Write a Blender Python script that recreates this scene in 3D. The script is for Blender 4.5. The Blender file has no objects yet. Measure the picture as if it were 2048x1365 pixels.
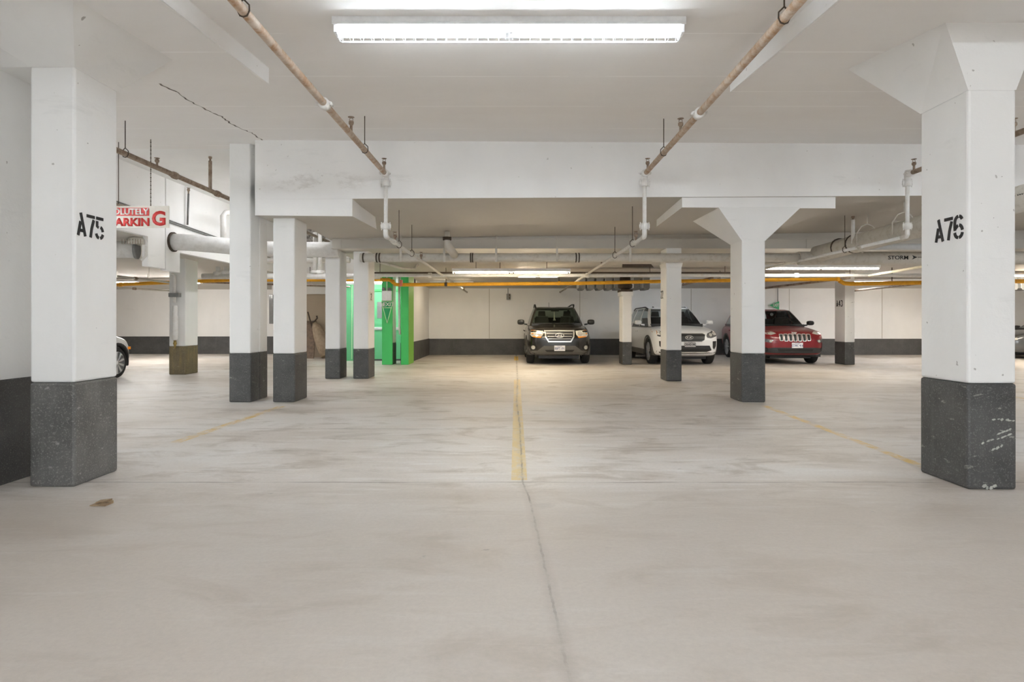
import bpy, bmesh, math, random
from mathutils import Vector, Matrix
from mathutils.bvhtree import BVHTree
random.seed(7)
S = bpy.context.scene
COL = S.collection
PI = math.pi
# ------------------------------------------------------------------ camera, world, exposure
F, CX, HY, H = 1200.0, 1027.0, 642.0, 1.25          # focal length in px, vanishing point, eye height
cam_d = bpy.data.cameras.new('camera'); cam = bpy.data.objects.new('camera', cam_d); COL.objects.link(cam)
cam_d.sensor_fit = 'HORIZONTAL'; cam_d.sensor_width = 36.0; cam_d.lens = 36.0 * F / 2048.0
cam_d.shift_x = -(CX - 1024.0) / 2048.0; cam_d.shift_y = -(682.5 - HY) / 2048.0
cam_d.clip_start = 0.05; cam_d.clip_end = 200
cam.location = (0, 0, H); cam.rotation_euler = (PI / 2, 0, 0)
S.camera = cam
w = bpy.data.worlds.new('world'); S.world = w; w.use_nodes = True
w.node_tree.nodes['Background'].inputs[0].default_value = (0.9, 0.95, 1, 1)
w.node_tree.nodes['Background'].inputs[1].default_value = 0.02
S.view_settings.view_transform = 'Standard'
try: S.view_settings.look = 'None'
except Exception: pass
S.view_settings.gamma = 1.0; S.view_settings.use_curve_mapping = False
S.view_settings.exposure = 2.48
try:
    S.cycles.use_denoising = True
    S.cycles.max_bounces = 10; S.cycles.diffuse_bounces = 7; S.cycles.glossy_bounces = 4
    S.cycles.transparent_max_bounces = 12; S.cycles.sample_clamp_indirect = 8.0
except Exception: pass
COOL, WARM, WHITE = (0.86, 0.935, 1.0), (1.0, 0.85, 0.62), (0.97, 0.98, 1.0)

def P(px, py, Y):                     # a pixel of the 2048 x 1365 photograph at depth Y
    return Vector(((px - CX) / F * Y, Y, H + (HY - py) / F * Y))

# ------------------------------------------------------------------ materials
MATS = {}
def nodes(name):
    m = bpy.data.materials.new(name); m.use_nodes = True
    nt = m.node_tree; b = nt.nodes['Principled BSDF']; return m, nt, b
def N(nt, t, **kw):
    n = nt.nodes.new(t)
    for k, v in kw.items():
        if k.startswith('i_'): n.inputs[int(k[2:]) if k[2:].isdigit() else k[2:]].default_value = v
        else: setattr(n, k, v)
    return n
def ramp(nt, src, stops):
    r = nt.nodes.new('ShaderNodeValToRGB'); cr = r.color_ramp
    while len(cr.elements) < len(stops): cr.elements.new(0.5)
    for e, (p, c) in zip(cr.elements, stops):
        e.position = p; e.color = (c, c, c, 1) if not isinstance(c, tuple) else (*c, 1)
    nt.links.new(src, r.inputs[0]); return r
def mixc(nt, fac, a, b):
    n = nt.nodes.new('ShaderNodeMix'); n.data_type = 'RGBA'
    for s, v in ((0, fac), (6, a), (7, b)):
        if hasattr(v, 'is_output'): nt.links.new(v, n.inputs[s])
        elif s == 0: n.inputs[0].default_value = v
        else: n.inputs[s].default_value = (*v, 1)
    return n.outputs[2]
def objco(nt):
    g = nt.nodes.new('ShaderNodeNewGeometry'); return g.outputs['Position']
def mapped(nt, scale=(1, 1, 1), rot=(0, 0, 0)):
    mp = nt.nodes.new('ShaderNodeMapping'); mp.inputs['Scale'].default_value = scale; mp.inputs['Rotation'].default_value = rot
    nt.links.new(objco(nt), mp.inputs[0]); return mp.outputs[0]
def noise(nt, vec, scale, detail=4, rough=0.6, dist=0.0):
    n = N(nt, 'ShaderNodeTexNoise'); n.inputs['Scale'].default_value = scale; n.inputs['Detail'].default_value = detail
    n.inputs['Roughness'].default_value = rough; n.inputs['Distortion'].default_value = dist
    nt.links.new(vec, n.inputs['Vector']); return n.outputs['Fac']
def math_(nt, op, a, b=None, c=None):
    n = nt.nodes.new('ShaderNodeMath'); n.operation = op
    for i, v in enumerate((a, b, c)):
        if v is None: continue
        if hasattr(v, 'is_output'): nt.links.new(v, n.inputs[i])
        else: n.inputs[i].default_value = v
    return n.outputs[0]
def bump(nt, b, h, strength=0.2, dist=0.01):
    n = nt.nodes.new('ShaderNodeBump'); n.inputs['Strength'].default_value = strength; n.inputs['Distance'].default_value = dist
    nt.links.new(h, n.inputs['Height']); nt.links.new(n.outputs[0], b.inputs['Normal'])

def plain(name, col, rough=0.5, metal=0.0, coat=0.0, grain=0.06, emit=None, es=0.0):
    if name in MATS: return MATS[name]
    m, nt, b = nodes(name)
    f = noise(nt, objco(nt), 14.0, 3)
    r = ramp(nt, f, [(0.3, tuple(c * (1 - grain) for c in col)), (0.7, tuple(min(1, c * (1 + grain)) for c in col))])
    nt.links.new(r.outputs[0], b.inputs['Base Color'])
    b.inputs['Roughness'].default_value = rough; b.inputs['Metallic'].default_value = metal
    if coat: b.inputs['Coat Weight'].default_value = coat * .6; b.inputs['Coat Roughness'].default_value = 0.12
    if emit: b.inputs['Emission Color'].default_value = (*emit, 1); b.inputs['Emission Strength'].default_value = es
    MATS[name] = m; return m
def whitewash(name, col, dirt, spots=0.62, rough=0.6, stain=None):
    """painted concrete: faint cloudy tone, trowel relief, small chips"""
    m, nt, b = nodes(name)
    big = noise(nt, mapped(nt, (1, 1, 0.6)), 0.9, 4)
    c1 = ramp(nt, big, [(0.30, tuple(c * 0.93 for c in col)), (0.65, col)])
    sp = noise(nt, mapped(nt, (1, 1, 1)), 15.0, 2, 0.5)
    spf = ramp(nt, sp, [(0.745, 0.0), (0.765, spots)])
    sm = noise(nt, mapped(nt, (0.5, 0.5, 2.4)), 2.1, 6, 0.7)
    smf = ramp(nt, sm, [(0.62, 0.0), (0.80, 0.45)])
    c2 = mixc(nt, smf.outputs[0], c1.outputs[0], tuple(c * 0.72 for c in col))
    c3 = mixc(nt, spf.outputs[0], c2, dirt)
    if stain:
        sep = nt.nodes.new('ShaderNodeSeparateXYZ'); nt.links.new(objco(nt), sep.inputs[0]); dd = None
        for k, ax in enumerate((0, 2)):
            q = math_(nt, 'POWER', math_(nt, 'DIVIDE', math_(nt, 'SUBTRACT', sep.outputs[ax], stain[k]), stain[k + 2]), 2.0)
            dd = q if dd is None else math_(nt, 'ADD', dd, q)
        mr = nt.nodes.new('ShaderNodeMapRange'); nt.links.new(dd, mr.inputs[0]); mr.inputs[1].default_value = 0.2; mr.inputs[2].default_value = 1.0; mr.inputs[3].default_value = 1.0; mr.inputs[4].default_value = 0.0
        f = math_(nt, 'MULTIPLY', mr.outputs[0], ramp(nt, noise(nt, mapped(nt, (1.0, 1, 2.2)), 3.6, 7, 0.72), [(0.50, 0.0), (0.62, 0.45)]).outputs[0])
        c3 = mixc(nt, f, c3, (0.55, 0.53, 0.50))
    nt.links.new(c3, b.inputs['Base Color']); b.inputs['Roughness'].default_value = rough
    bump(nt, b, noise(nt, mapped(nt), 5.0, 5, 0.65), 0.25, 0.02)
    return m
M_white = whitewash('white_painted_concrete', (0.85, 0.845, 0.83), (0.22, 0.20, 0.18))
M_wall = whitewash('white_painted_wall', (0.89, 0.88, 0.865), (0.35, 0.33, 0.30), 0.4)
M_soffit = whitewash('shaded_soffit_paint', (0.54, 0.51, 0.465), (0.3, 0.28, 0.25), 0.3)  # darker than the beam white: the shade of the undersides is in the colour
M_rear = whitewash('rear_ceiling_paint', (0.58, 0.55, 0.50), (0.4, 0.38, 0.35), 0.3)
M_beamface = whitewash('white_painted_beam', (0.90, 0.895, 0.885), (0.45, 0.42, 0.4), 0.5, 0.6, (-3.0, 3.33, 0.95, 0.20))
def ceiling_mat():
    m, nt, b = nodes('ceiling_paint')
    pos = objco(nt); sep = nt.nodes.new('ShaderNodeSeparateXYZ'); nt.links.new(pos, sep.inputs[0])
    wob = noise(nt, mapped(nt, (0.5, 3, 1)), 1.3, 3)
    yy = math_(nt, 'ADD', sep.outputs[1], math_(nt, 'MULTIPLY', wob, 0.03))
    fr = math_(nt, 'FRACT', math_(nt, 'DIVIDE', math_(nt, 'ADD', yy, 20 * 1.08 - 4.5), 1.08))
    line = math_(nt, 'LESS_THAN', math_(nt, 'ABSOLUTE', math_(nt, 'SUBTRACT', fr, 0.5)), 0.007)
    gate = ramp(nt, noise(nt, mapped(nt, (1, 0.6, 1)), 1.1, 4), [(0.38, 0.0), (0.54, 1.0)])
    big = noise(nt, mapped(nt, (0.6, 1.6, 1)), 0.8, 5)
    c1 = ramp(nt, big, [(0.3, (0.84, 0.82, 0.80)), (0.7, (0.88, 0.865, 0.85))])
    lf = math_(nt, 'MULTIPLY', line, gate.outputs[0])
    c2 = mixc(nt, lf, c1.outputs[0], (1.0, 0.99, 0.98))
    st = ramp(nt, noise(nt, mapped(nt, (0.35, 3.0, 1)), 2.2, 6, 0.7), [(0.68, 0.0), (0.80, 0.5)])
    c3 = mixc(nt, st.outputs[0], c2, (0.92, 0.91, 0.90))
    nt.links.new(c3, b.inputs['Base Color']); b.inputs['Roughness'].default_value = 0.7
    bump(nt, b, math_(nt, 'ADD', lf, noise(nt, mapped(nt, (1, 2, 1)), 3, 5)), 0.2, 0.015)
    return m
M_ceil = ceiling_mat()
def band_mat(name, col, light, warm=None):
    m, nt, b = nodes(name)
    big = noise(nt, mapped(nt, (1, 1, 1.2)), 2.4, 5, 0.7)
    c1 = ramp(nt, big, [(0.3, tuple(c * 0.7 for c in col)), (0.7, tuple(c * 1.35 for c in col))])
    sc = noise(nt, mapped(nt, (2.2, 2.2, 5.5), (0.5, 0.3, 0)), 2.6, 8, 0.75)
    scf = ramp(nt, sc, [(0.61, 0.0), (0.66, 0.6)])
    dr = noise(nt, mapped(nt, (9, 9, 0.7)), 1.4, 4)
    drf = ramp(nt, dr, [(0.56, 0.0), (0.75, 0.35)])
    gr = ramp(nt, noise(nt, mapped(nt), 90, 2), [(0.56, 0.0), (0.68, 0.7)])
    c2 = mixc(nt, drf.outputs[0], c1.outputs[0], warm or tuple(c * 2.0 for c in col))
    c3 = mixc(nt, gr.outputs[0], c2, tuple(min(1, c * 2.6) for c in col))
    c4 = mixc(nt, scf.outputs[0], c3, light)
    nt.links.new(c4, b.inputs['Base Color']); b.inputs['Roughness'].default_value = 0.55
    bump(nt, b, noise(nt, mapped(nt), 22, 5, 0.7), 0.3, 0.01)
    return m
M_band = band_mat('dark_band_paint', (0.066, 0.065, 0.063), (0.40, 0.39, 0.36))
M_band_speckled = band_mat('speckled_band_paint', (0.115, 0.112, 0.105), (0.40, 0.39, 0.36))
M_band_wall = band_mat('dark_wall_band_paint', (0.07, 0.068, 0.066), (0.12, 0.115, 0.11))
M_band_rust = band_mat('stained_band_paint', (0.13, 0.10, 0.05), (0.35, 0.32, 0.25), (0.40, 0.25, 0.06))
def floor_mat(paint=None):
    m, nt, b = nodes('concrete_floor' if paint is None else 'worn_yellow_line')
    pos = objco(nt); sep = nt.nodes.new('ShaderNodeSeparateXYZ'); nt.links.new(pos, sep.inputs[0])
    X, Y = sep.outputs[0], sep.outputs[1]
    big = noise(nt, mapped(nt, (0.45, 1.0, 1)), 0.55, 6, 0.62, 0.6)
    c1 = ramp(nt, big, [(0.28, (0.48, 0.425, 0.37)), (0.48, (0.62, 0.57, 0.52)), (0.70, (0.70, 0.68, 0.655))])
    pat = noise(nt, mapped(nt, (0.7, 1.5, 1)), 1.7, 7, 0.68, 0.8)
    c2 = mixc(nt, ramp(nt, pat, [(0.34, 0.85), (0.50, 0.0)]).outputs[0], c1.outputs[0], (0.37, 0.315, 0.26))
    strk = noise(nt, mapped(nt, (0.9, 7.0, 1), (0, 0, 0.06)), 1.5, 5, 0.7)
    c3 = mixc(nt, ramp(nt, strk, [(0.54, 0.0), (0.70, 0.6)]).outputs[0], c2, (0.78, 0.77, 0.75))
    # the traffic lane nearer than the first joint: smoother, greyer
    near = nt.nodes.new('ShaderNodeMapRange'); nt.links.new(math_(nt, 'ADD', Y, math_(nt, 'MULTIPLY', big, 1.2)), near.inputs[0])
    near.inputs[1].default_value = 4.4; near.inputs[2].default_value = 5.6; near.inputs[3].default_value = 0.72; near.inputs[4].default_value = 0.0
    tone = ramp(nt, noise(nt, mapped(nt, (0.8, 1, 1)), 0.7, 4), [(0.3, (0.395, 0.345, 0.295)), (0.7, (0.45, 0.40, 0.35))])
    c4 = mixc(nt, near.outputs[0], c3, tone.outputs[0])
    # dirt specks and oil marks
    c5 = mixc(nt, ramp(nt, noise(nt, mapped(nt, (0.8, 1.6, 1)), 6.0, 3, 0.6), [(0.715, 0.0), (0.755, 0.5)]).outputs[0], c4, (0.16, 0.15, 0.14))
    c5 = mixc(nt, ramp(nt, noise(nt, mapped(nt, (1.0, 1.7, 1)), 1.15, 3, 0.6, 0.4), [(0.66, 0.0), (0.76, 0.38)]).outputs[0], c5, (0.22, 0.20, 0.18))
    grain = noise(nt, mapped(nt), 38, 6, 0.75)
    c5 = mixc(nt, ramp(nt, grain, [(0.35, 0.16), (0.6, 0.0)]).outputs[0], c5, (0.25, 0.23, 0.21))
    # sawn joints across the bays
    wob = math_(nt, 'MULTIPLY', math_(nt, 'SUBTRACT', noise(nt, mapped(nt, (1, 1, 1)), 1.2, 6, 0.6), 0.5), 0.05)
    yw = math_(nt, 'ADD', Y, wob); jl = None
    for j, wd in ((4.64, 0.012), (6.94, 0.013), (9.35, 0.015), (14.6, 0.02)):
        q = math_(nt, 'LESS_THAN', math_(nt, 'ABSOLUTE', math_(nt, 'SUBTRACT', yw, j)), wd)
        jl = q if jl is None else math_(nt, 'MAXIMUM', jl, q)
    jl = math_(nt, 'MULTIPLY', jl, ramp(nt, noise(nt, mapped(nt, (1.3, 0.2, 1)), 1.6, 3), [(0.38, 0.12), (0.60, 0.62)]).outputs[0])
    # wandering crack along the lane
    fc = nt.nodes.new('ShaderNodeFloatCurve'); cv = fc.mapping.curves[0]
    pts = [(0.0, 0.24), (2.07, 0.195), (2.79, 0.17), (4.19, 0.115), (4.64, 0.07), (7.0, 0.075), (9.2, 0.05), (12.7, 0.085), (21.9, 0.10)]
    while len(cv.points) < len(pts): cv.points.new(0.5, 0.5)
    for p_, (yy, xx) in zip(cv.points, pts): p_.location = (yy / 22.0, xx + 0.5); p_.handle_type = 'VECTOR'
    fc.mapping.update(); nt.links.new(math_(nt, 'DIVIDE', Y, 22.0), fc.inputs['Value'])
    cw = math_(nt, 'MULTIPLY', math_(nt, 'SUBTRACT', noise(nt, mapped(nt, (1, 1, 1)), 7.0, 8, 0.75), 0.5), 0.035)
    d = math_(nt, 'ABSOLUTE', math_(nt, 'SUBTRACT', math_(nt, 'ADD', X, cw), math_(nt, 'SUBTRACT', fc.outputs[0], 0.5)))
    crk = math_(nt, 'LESS_THAN', d, math_(nt, 'ADD', 0.0035, math_(nt, 'MULTIPLY', Y, 0.0008)))
    fade = ramp(nt, noise(nt, mapped(nt, (1, 1, 1)), 3.0, 5, 0.7), [(0.40, 0.25), (0.62, 0.8)])
    yf_ = nt.nodes.new('ShaderNodeMapRange'); nt.links.new(Y, yf_.inputs[0]); yf_.inputs[1].default_value = 2.0; yf_.inputs[2].default_value = 5.0; yf_.inputs[3].default_value = 0.45; yf_.inputs[4].default_value = 1.0
    crk = math_(nt, 'MULTIPLY', math_(nt, 'MULTIPLY', crk, fade.outputs[0]), yf_.outputs[0])
    halo = nt.nodes.new('ShaderNodeMapRange'); nt.links.new(d, halo.inputs[0]); halo.inputs[1].default_value = 0.0; halo.inputs[2].default_value = 0.05; halo.inputs[3].default_value = 0.18; halo.inputs[4].default_value = 0.0
    dark = math_(nt, 'MAXIMUM', math_(nt, 'MAXIMUM', crk, jl), halo.outputs[0])
    if paint is not None:
        wear = ramp(nt, noise(nt, mapped(nt, (2.5, 1.2, 1)), 3.5, 7, 0.7), [(paint[1], 1.0), (paint[1] + 0.18, 0.12)])
        c5 = mixc(nt, wear.outputs[0], c5, paint[0])
    c6 = mixc(nt, dark, c5, (0.15, 0.125, 0.105))
    nt.links.new(c6, b.inputs['Base Color'])
    rr = ramp(nt, pat, [(0.3, 0.42), (0.7, 0.62)]); nt.links.new(rr.outputs[0], b.inputs['Roughness'])
    hgt = math_(nt, 'SUBTRACT', math_(nt, 'MULTIPLY', grain, 0.25), dark)
    bump(nt, b, hgt, 0.22, 0.012)
    return m
M_floor = floor_mat()
M_yel_line = floor_mat(((0.64, 0.50, 0.25), 0.48))
M_yel_faint = floor_mat(((0.62, 0.42, 0.12), 0.40))
M_yel_blob = floor_mat(((0.80, 0.50, 0.03), 0.58))
def rusty(name, base, rust, lo, hi):
    m, nt, b = nodes(name)
    f = noise(nt, mapped(nt, (3, 3, 3)), 3.5, 7, 0.7)
    r = ramp(nt, f, [(lo, base), (hi, rust)])
    nt.links.new(r.outputs[0], b.inputs['Base Color']); b.inputs['Roughness'].default_value = 0.6
    bump(nt, b, f, 0.25, 0.004); MATS[name] = m; return m
M_rust = rusty('rusty_pipe', (0.62, 0.53, 0.44), (0.40, 0.22, 0.10), 0.38, 0.66)
M_brown = rusty('brown_pipe', (0.36, 0.28, 0.21), (0.18, 0.11, 0.07), 0.40, 0.64)
M_wpipe = rusty('white_pipe', (0.80, 0.79, 0.77), (0.66, 0.62, 0.56), 0.45, 0.8)
M_gpipe = rusty('grey_painted_pipe', (0.62, 0.59, 0.53), (0.42, 0.37, 0.29), 0.50, 0.82)
M_silver = rusty('silver_jacket', (0.78, 0.78, 0.77), (0.64, 0.63, 0.61), 0.42, 0.75)
M_gas = rusty('yellow_gas_pipe', (0.80, 0.40, 0.015), (0.62, 0.28, 0.01), 0.45, 0.75)
M_steel = plain('dark_steel_rod', (0.10, 0.075, 0.055), 0.6, 0.4)
M_iron = plain('brown_iron', (0.07, 0.05, 0.035), 0.7, 0.2, grain=0.3)
M_galv = plain('galvanised_metal', (0.24, 0.24, 0.235), 0.5, 0.3, grain=0.12)
M_housing = plain('white_enamel_metal', (0.80, 0.81, 0.82), 0.35)
M_guard = plain('white_wire', (0.55, 0.56, 0.57), 0.4)
M_black = plain('black_stencil_paint', (0.028, 0.026, 0.025), 0.8)
M_green = whitewash('green_paint', (0.06, 0.56, 0.14), (0.03, 0.3, 0.1), 0.5, 0.5)
M_green_pale = whitewash('pale_green_paint', (0.17, 0.62, 0.30), (0.08, 0.4, 0.18), 0.4, 0.5)
M_green_sign = plain('green_sign', (0.015, 0.36, 0.12), 0.4)
M_sign = plain('cream_sign_board', (0.72, 0.68, 0.60), 0.5)
M_red = plain('red_lettering', (0.62, 0.035, 0.03), 0.5)
M_signwhite = plain('white_lettering', (0.85, 0.84, 0.80), 0.5)
M_paleedge = plain('pale_green_outline', (0.62, 0.85, 0.55), 0.5)
M_brownwall = whitewash('brown_stained_plaster', (0.44, 0.36, 0.27), (0.2, 0.14, 0.1), 0.5)
M_wood = rusty('weathered_wood', (0.24, 0.17, 0.12), (0.12, 0.085, 0.06), 0.4, 0.7)
M_sack = rusty('beige_tarp', (0.46, 0.36, 0.25), (0.30, 0.22, 0.15), 0.4, 0.7)
M_glassgrey = plain('grey_wired_glass', (0.24, 0.24, 0.24), 0.15)
M_mottle = rusty('mottled_concrete', (0.45, 0.43, 0.41), (0.12, 0.10, 0.09), 0.45, 0.6)
M_card = rusty('brown_cardboard', (0.36, 0.26, 0.15), (0.16, 0.10, 0.06), 0.4, 0.7)
def tube_mat(name, col, strength):
    m = bpy.data.materials.new(name); m.use_nodes = True; nt = m.node_tree; nt.nodes.clear()
    o = nt.nodes.new('ShaderNodeOutputMaterial'); e = nt.nodes.new('ShaderNodeEmission')
    e.inputs[0].default_value = (*col, 1); e.inputs[1].default_value = strength; nt.links.new(e.outputs[0], o.inputs[0]); return m
def glass_mat(name, tint, refl=1.0):
    m = bpy.data.materials.new(name); m.use_nodes = True; nt = m.node_tree; nt.nodes.clear()
    o = nt.nodes.new('ShaderNodeOutputMaterial'); t = nt.nodes.new('ShaderNodeBsdfTransparent'); g = nt.nodes.new('ShaderNodeBsdfGlossy')
    t.inputs[0].default_value = (*tint, 1); g.inputs[1].default_value = 0.03
    fr = nt.nodes.new('ShaderNodeFresnel'); fr.inputs[0].default_value = 1.35; mx = nt.nodes.new('ShaderNodeMixShader')
    nt.links.new(fr.outputs[0], mx.inputs[0]); nt.links.new(t.outputs[0], mx.inputs[1]); nt.links.new(g.outputs[0], mx.inputs[2]); nt.links.new(mx.outputs[0], o.inputs[0]); return m

# ------------------------------------------------------------------ mesh helpers
class MB:
    def __init__(s): s.v = []; s.f = []; s.sm = []
    def add(s, vs, fs, smooth=False):
        o = len(s.v); s.v += [tuple(v) for v in vs]; s.f += [tuple(i + o for i in f) for f in fs]; s.sm += [smooth] * len(fs); return s
    def hexa(s, b, t):            # four bottom points (counter-clockwise from above), four top points
        return s.add(list(b) + list(t), [(3, 2, 1, 0), (4, 5, 6, 7), (0, 1, 5, 4), (1, 2, 6, 5), (2, 3, 7, 6), (3, 0, 4, 7)])
    def box(s, x0, x1, y0, y1, z0, z1):
        return s.hexa([(x0, y0, z0), (x1, y0, z0), (x1, y1, z0), (x0, y1, z0)], [(x0, y0, z1), (x1, y0, z1), (x1, y1, z1), (x0, y1, z1)])
    def tube(s, pts, r, n=10, cap=True, rs=None):
        pts = [Vector(p) for p in pts]; rings = []; ref = None; o = len(s.v)
        for i, p in enumerate(pts):
            d = (pts[min(i + 1, len(pts) - 1)] - pts[max(i - 1, 0)]).normalized()
            if ref is None: ref = Vector((0, 0, 1)) if abs(d.z) < 0.9 else Vector((1, 0, 0))
            a = d.cross(ref).normalized(); b = a.cross(d).normalized(); ref = b
            rr = rs[i] if rs else r
            s.v += [tuple(p + a * math.cos(2 * PI * k / n) * rr + b * math.sin(2 * PI * k / n) * rr) for k in range(n)]
        for i in range(len(pts) - 1):
            for k in range(n):
                s.f.append((o + i * n + k, o + i * n + (k + 1) % n, o + (i + 1) * n + (k + 1) % n, o + (i + 1) * n + k)); s.sm.append(True)
        if cap:
            s.f.append(tuple(o + k for k in range(n - 1, -1, -1))); s.sm.append(False)
            e = o + (len(pts) - 1) * n; s.f.append(tuple(e + k for k in range(n))); s.sm.append(False)
        return s
    def lathe(s, c, axis, prof, n=16, smooth=True, cap=True):      # prof: list of (radius, offset along axis)
        c = Vector(c); d = Vector(axis).normalized(); ref = Vector((0, 0, 1)) if abs(d.z) < 0.9 else Vector((1, 0, 0))
        a = d.cross(ref).normalized(); b = d.cross(a).normalized(); o = len(s.v)
        for r, h in prof:
            s.v += [tuple(c + d * h + a * math.cos(2 * PI * k / n) * r + b * math.sin(2 * PI * k / n) * r) for k in range(n)]
        for i in range(len(prof) - 1):
            for k in range(n):
                s.f.append((o + i * n + k, o + i * n + (k + 1) % n, o + (i + 1) * n + (k + 1) % n, o + (i + 1) * n + k)); s.sm.append(smooth)
        if not cap: return s
        s.f.append(tuple(o + k for k in range(n))); s.sm.append(False)
        e = o + (len(prof) - 1) * n; s.f.append(tuple(e + k for k in range(n))); s.sm.append(False)
        return s
    def prism(s, poly, ax, d0, d1):   # polygon in the plane across axis ax
        def pt(u, v, d): return {'x': (d, u, v), 'y': (u, d, v), 'z': (u, v, d)}[ax]
        n = len(poly)
        return s.add([pt(u, v, d0) for u, v in poly] + [pt(u, v, d1) for u, v in poly],
                     [tuple(range(n)), tuple(range(2 * n - 1, n - 1, -1))] + [(i, (i + 1) % n, n + (i + 1) % n, n + i) for i in range(n)])
    def ring(s, c, axis, r, t, n=16):
        return s.lathe(c, axis, [(r - t, -t), (r + t, -t), (r + t, t), (r - t, t)], n)
    def build(s, name, mat, parent=None, bev=0.0, weld=False):
        me = bpy.data.meshes.new(name); me.from_pydata(s.v, [], s.f)
        bm = bmesh.new(); bm.from_mesh(me)
        if weld: bmesh.ops.remove_doubles(bm, verts=bm.verts, dist=1e-5)
        bmesh.ops.recalc_face_normals(bm, faces=bm.faces)
        if bev:
            es = [e for e in bm.edges if len(e.link_faces) == 2 and e.calc_face_angle(0) > 0.5]
            bmesh.ops.bevel(bm, geom=es, offset=bev, segments=2, profile=0.5, affect='EDGES', clamp_overlap=True)
        bm.to_mesh(me); bm.free()
        if not bev and len(s.sm) == len(me.polygons): me.polygons.foreach_set('use_smooth', s.sm)
        o = bpy.data.objects.new(name, me); COL.objects.link(o); me.materials.append(mat)
        if parent is not None: o.parent = parent; o.matrix_parent_inverse = wm(parent).inverted()
        return o
WM = {}
def wm(o):                        # world matrix without waiting for the depsgraph
    m = Matrix.LocRotScale(o.location, o.rotation_euler, o.scale)
    if o.parent is not None: m = wm(o.parent) @ o.matrix_parent_inverse @ m
    return m
def tag(o, label, cat, group=None, kind=None):
    o['label'] = label; o['category'] = cat
    if group: o['group'] = group
    if kind: o['kind'] = kind
    return o
def thing(name, label, cat, loc=(0, 0, 0), rz=0.0, group=None):
    o = bpy.data.objects.new(name, None); COL.objects.link(o); o.location = loc; o.rotation_euler = (0, 0, rz); o.empty_display_size = 0.2
    return tag(o, label, cat, group, 'thing')
def struct(name, mb, mat, label=None, parent=None):
    o = mb.build(name, mat, parent)
    if parent is None: o['kind'] = 'structure'
    if label: o['label'] = label
    return o
def strokes(mb, lines, origin, u, v, nrm, size, wd=0.13, depth=0.003):
    """paint strokes: polylines in a unit box laid on a surface (u along, v up, nrm out)"""
    origin, u, v, nrm = Vector(origin), Vector(u), Vector(v), Vector(nrm)
    for ln in lines:
        pts = [Vector((a, b)) for a, b in ln]
        L = []; R = []
        for i, p in enumerate(pts):
            d = (pts[min(i + 1, len(pts) - 1)] - pts[max(i - 1, 0)]).normalized(); n2 = Vector((-d.y, d.x)) * wd / 2
            L.append(p + n2); R.append(p - n2)
        for i in range(len(pts) - 1):
            q = [L[i], L[i + 1], R[i + 1], R[i]]
            w3 = [origin + u * (a.x * size) + v * (a.y * size) for a in q]
            mb.add([p + nrm * depth for p in w3] + [p - nrm * 0.002 for p in w3], [(0, 1, 2, 3), (7, 6, 5, 4), (0, 1, 5, 4), (1, 2, 6, 5), (2, 3, 7, 6), (3, 0, 4, 7)])
def arc(cx, cy, rx, ry, a0, a1, n=6):
    return [(cx + rx * math.cos(math.radians(a0 + (a1 - a0) * i / n)), cy + ry * math.sin(math.radians(a0 + (a1 - a0) * i / n))) for i in range(n + 1)]
GL = {
    'A': [[(0.06, 0.0), (0.20, 0.62)], [(0.21, 1.0), (0.49, 0.0)], [(0.27, 0.16), (0.275, 0.30)]],
    '7': [[(0.0, 0.93), (0.50, 0.93)], [(0.44, 0.80), (0.31, 0.40), (0.24, 0.0)]],
    '5': [[(0.03, 0.93), (0.48, 0.93)], [(0.08, 0.80), (0.08, 0.56), (0.17, 0.52)], arc(0.24, 0.30, 0.22, 0.26, 70, 12), arc(0.24, 0.28, 0.22, 0.24, -12, -75), arc(0.24, 0.28, 0.22, 0.24, -168, -105)],
    '6': [arc(0.26, 0.70, 0.22, 0.26, 98, 180) + [(0.04, 0.52), (0.05, 0.36)], arc(0.26, 0.76, 0.20, 0.20, 76, 15), arc(0.26, 0.31, 0.22, 0.27, 78, 8), arc(0.26, 0.28, 0.22, 0.24, -8, -80), arc(0.26, 0.28, 0.22, 0.24, -178, -100), arc(0.26, 0.31, 0.20, 0.25, 102, 150)],
    '4': [[(0.36, 0.0), (0.36, 1.0)], [(0.30, 0.92), (0.02, 0.30), (0.28, 0.30)], [(0.42, 0.30), (0.52, 0.30)]],
    '3': [arc(0.24, 0.74, 0.2, 0.22, 150, -60), arc(0.24, 0.27, 0.22, 0.24, 60, -150)],
    '2': [arc(0.24, 0.74, 0.2, 0.22, 160, -20) + [(0.05, 0.06), (0.46, 0.06)]],
}
def stencil(txt, origin, u, nrm, size, parent, gap=0.66, wd=0.135, name='stencil_number'):
    mb = MB(); u = Vector(u)
    for i, ch in enumerate(txt): strokes(mb, GL[ch], Vector(origin) + u * (i * gap * size), u, (0, 0, 1), nrm, size, wd)
    return mb.build(name, M_black, parent)
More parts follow.
